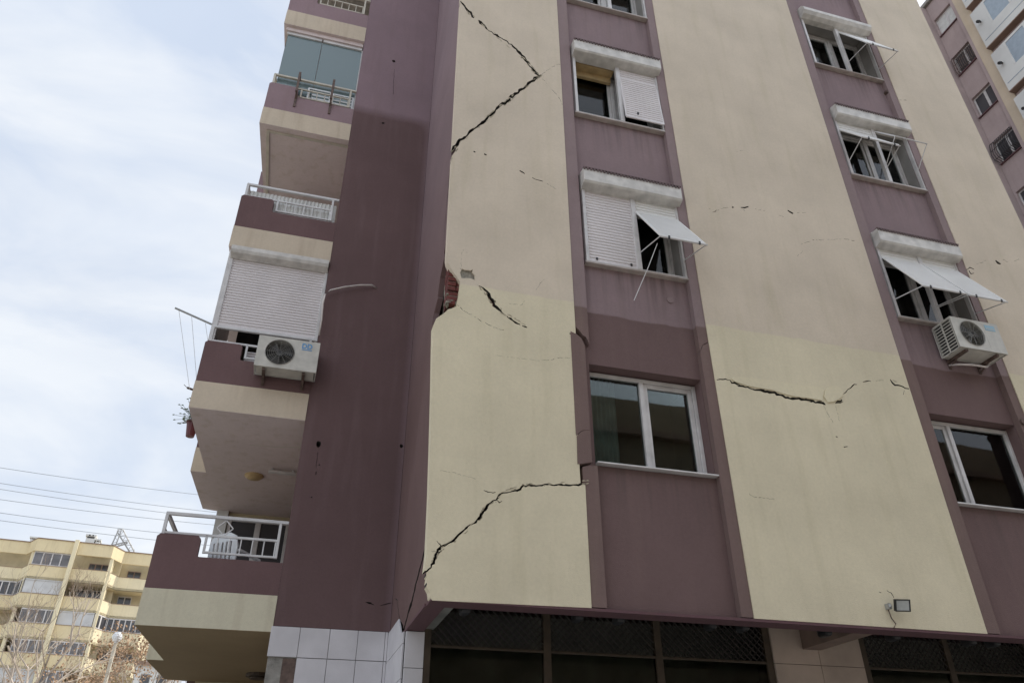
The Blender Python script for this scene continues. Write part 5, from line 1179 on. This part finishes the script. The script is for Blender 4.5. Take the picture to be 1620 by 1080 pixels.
def branch(mb, p, d, l, r, depth, tips, spread=.55, up=.12, mi=0):
    n = 3; pts = [p]; q = p.copy(); dd = d.copy()
    for i in range(n):
        dd = (dd + Vector((random.uniform(-.16, .16), random.uniform(-.16, .16), random.uniform(-.08, .16)+up*.4))).normalized()
        q = q + dd * l / n; pts.append(q.copy())
    mb.tube(pts, r, 5 if depth > 2 else 3, mi if depth > 1 else 1, r2=r*.62)
    if depth == 0: tips.append((q, dd)); return
    for j in range(random.choice((2, 3, 3)) if depth > 1 else 3):
        t = random.uniform(.45, 1.0); s = pts[0].lerp(pts[-1], t) if t < .95 else pts[-1]
        idx = min(n-1, int(t*n)); s = pts[idx].lerp(pts[idx+1], t*n-idx) if idx+1 < len(pts) else pts[-1]
        a = random.uniform(0, 6.28); u = dd.orthogonal().normalized(); v = dd.cross(u)
        nd = (dd*.75 + (u*math.cos(a)+v*math.sin(a))*spread*random.uniform(.8, 1.4) + Vector((0, 0, up))).normalized()
        branch(mb, s, nd, l*random.uniform(.58, .8), r*.56, depth-1, tips, spread, up, mi)
def bare_tree(px, py, dist, lean, label, r0=.16, first=3.2, depth=5, twigmat='twig', leaves=0):
    top = ptat(px, py, dist); E_ = empty('bare_tree' if not leaves else 'dry_tree', (top.x - lean*1.2, top.y, 0), label, 'tree')
    tr = MB(); basep = Vector((top.x-lean*1.2, top.y, 0)); fork = top.copy()
    pts = [basep.lerp(fork, t) + Vector((random.uniform(-.12, .12), 0, 0))*(1 if 0 < t < 1 else 0) for t in (0, .3, .6, .85, 1)]
    tr.tube(pts, r0*1.5, 8, r2=r0); tr.build('trunk', M['bark'], E_)
    mb = MB(); tips = []
    for j in range(6):
        a = j*1.05 + random.uniform(-.3, .3); s = pts[3].lerp(pts[4], random.uniform(.0, 1)) if j else pts[4]
        d = Vector((math.cos(a)*.8, math.sin(a)*.8, .75 if j else 1.6)).normalized()
        branch(mb, s, d, first*random.uniform(.8, 1.15), r0*.55, depth-1, tips)
    if leaves:
        for (q, d) in tips:
            for _ in range(leaves):
                c_ = q + Vector((random.gauss(0, .22), random.gauss(0, .22), random.gauss(0, .2))); s = random.uniform(.04, .09)
                u = Vector((random.uniform(-1, 1), random.uniform(-1, 1), random.uniform(-1, 1))).normalized(); v = u.orthogonal().normalized()
                mb.add([c_+u*s, c_+v*s*.6, c_-u*s, c_-v*s*.6], [(0, 1, 2, 3)], 2)
    mb.build('crown', [M['bark'], M[twigmat], M['dryleaf']], E_)
bare_tree(60, 1085, 34, .9, 'bare pale-barked tree whose twigs cross the distant cream block', r0=.085, first=2.0, depth=6)
bare_tree(10, 1130, 38, .2, 'slender bare tree at the left edge of the photo', r0=.06, first=1.9, depth=5)
bare_tree(205, 1140, 44, .0, 'reddish brown dry-leaved tree at the foot of the lowest balcony', r0=.08, first=2.0, depth=5, leaves=6)
bare_tree(135, 1160, 48, .0, 'lower dry-leaved tree standing behind the street lamp', r0=.08, first=2.0, depth=5, leaves=5)

# ================================================================== ACROSS THE STREET, behind the viewer (mirrored in the panes)
O_ = empty('apartment_building', (14, -26, 0), 'ochre block across the street, seen only as a dark reflection in the panes', 'building')
mb = MB(); mb.box(-9, 37, -31, -19.5, 0, 15.6); mb.box(2, 36, -30, -20.5, 15.6, 18.0); mb.build('wall', M['opp'], O_)
mb = MB(); mb.box(-9.4, 37.4, -31.4, -19.1, 15.6, 15.85); mb.build('roof', M['fb_trim'], O_)
for k in range(5):
    for j in range(11):
        mb = MB(); x = -7.5 + j*4.1; z = 1.1 + k*2.9; mb.box(x, x+1.9, -19.5, -19.44, z, z+1.35); mb.build('window', M['fb_glass'], O_)
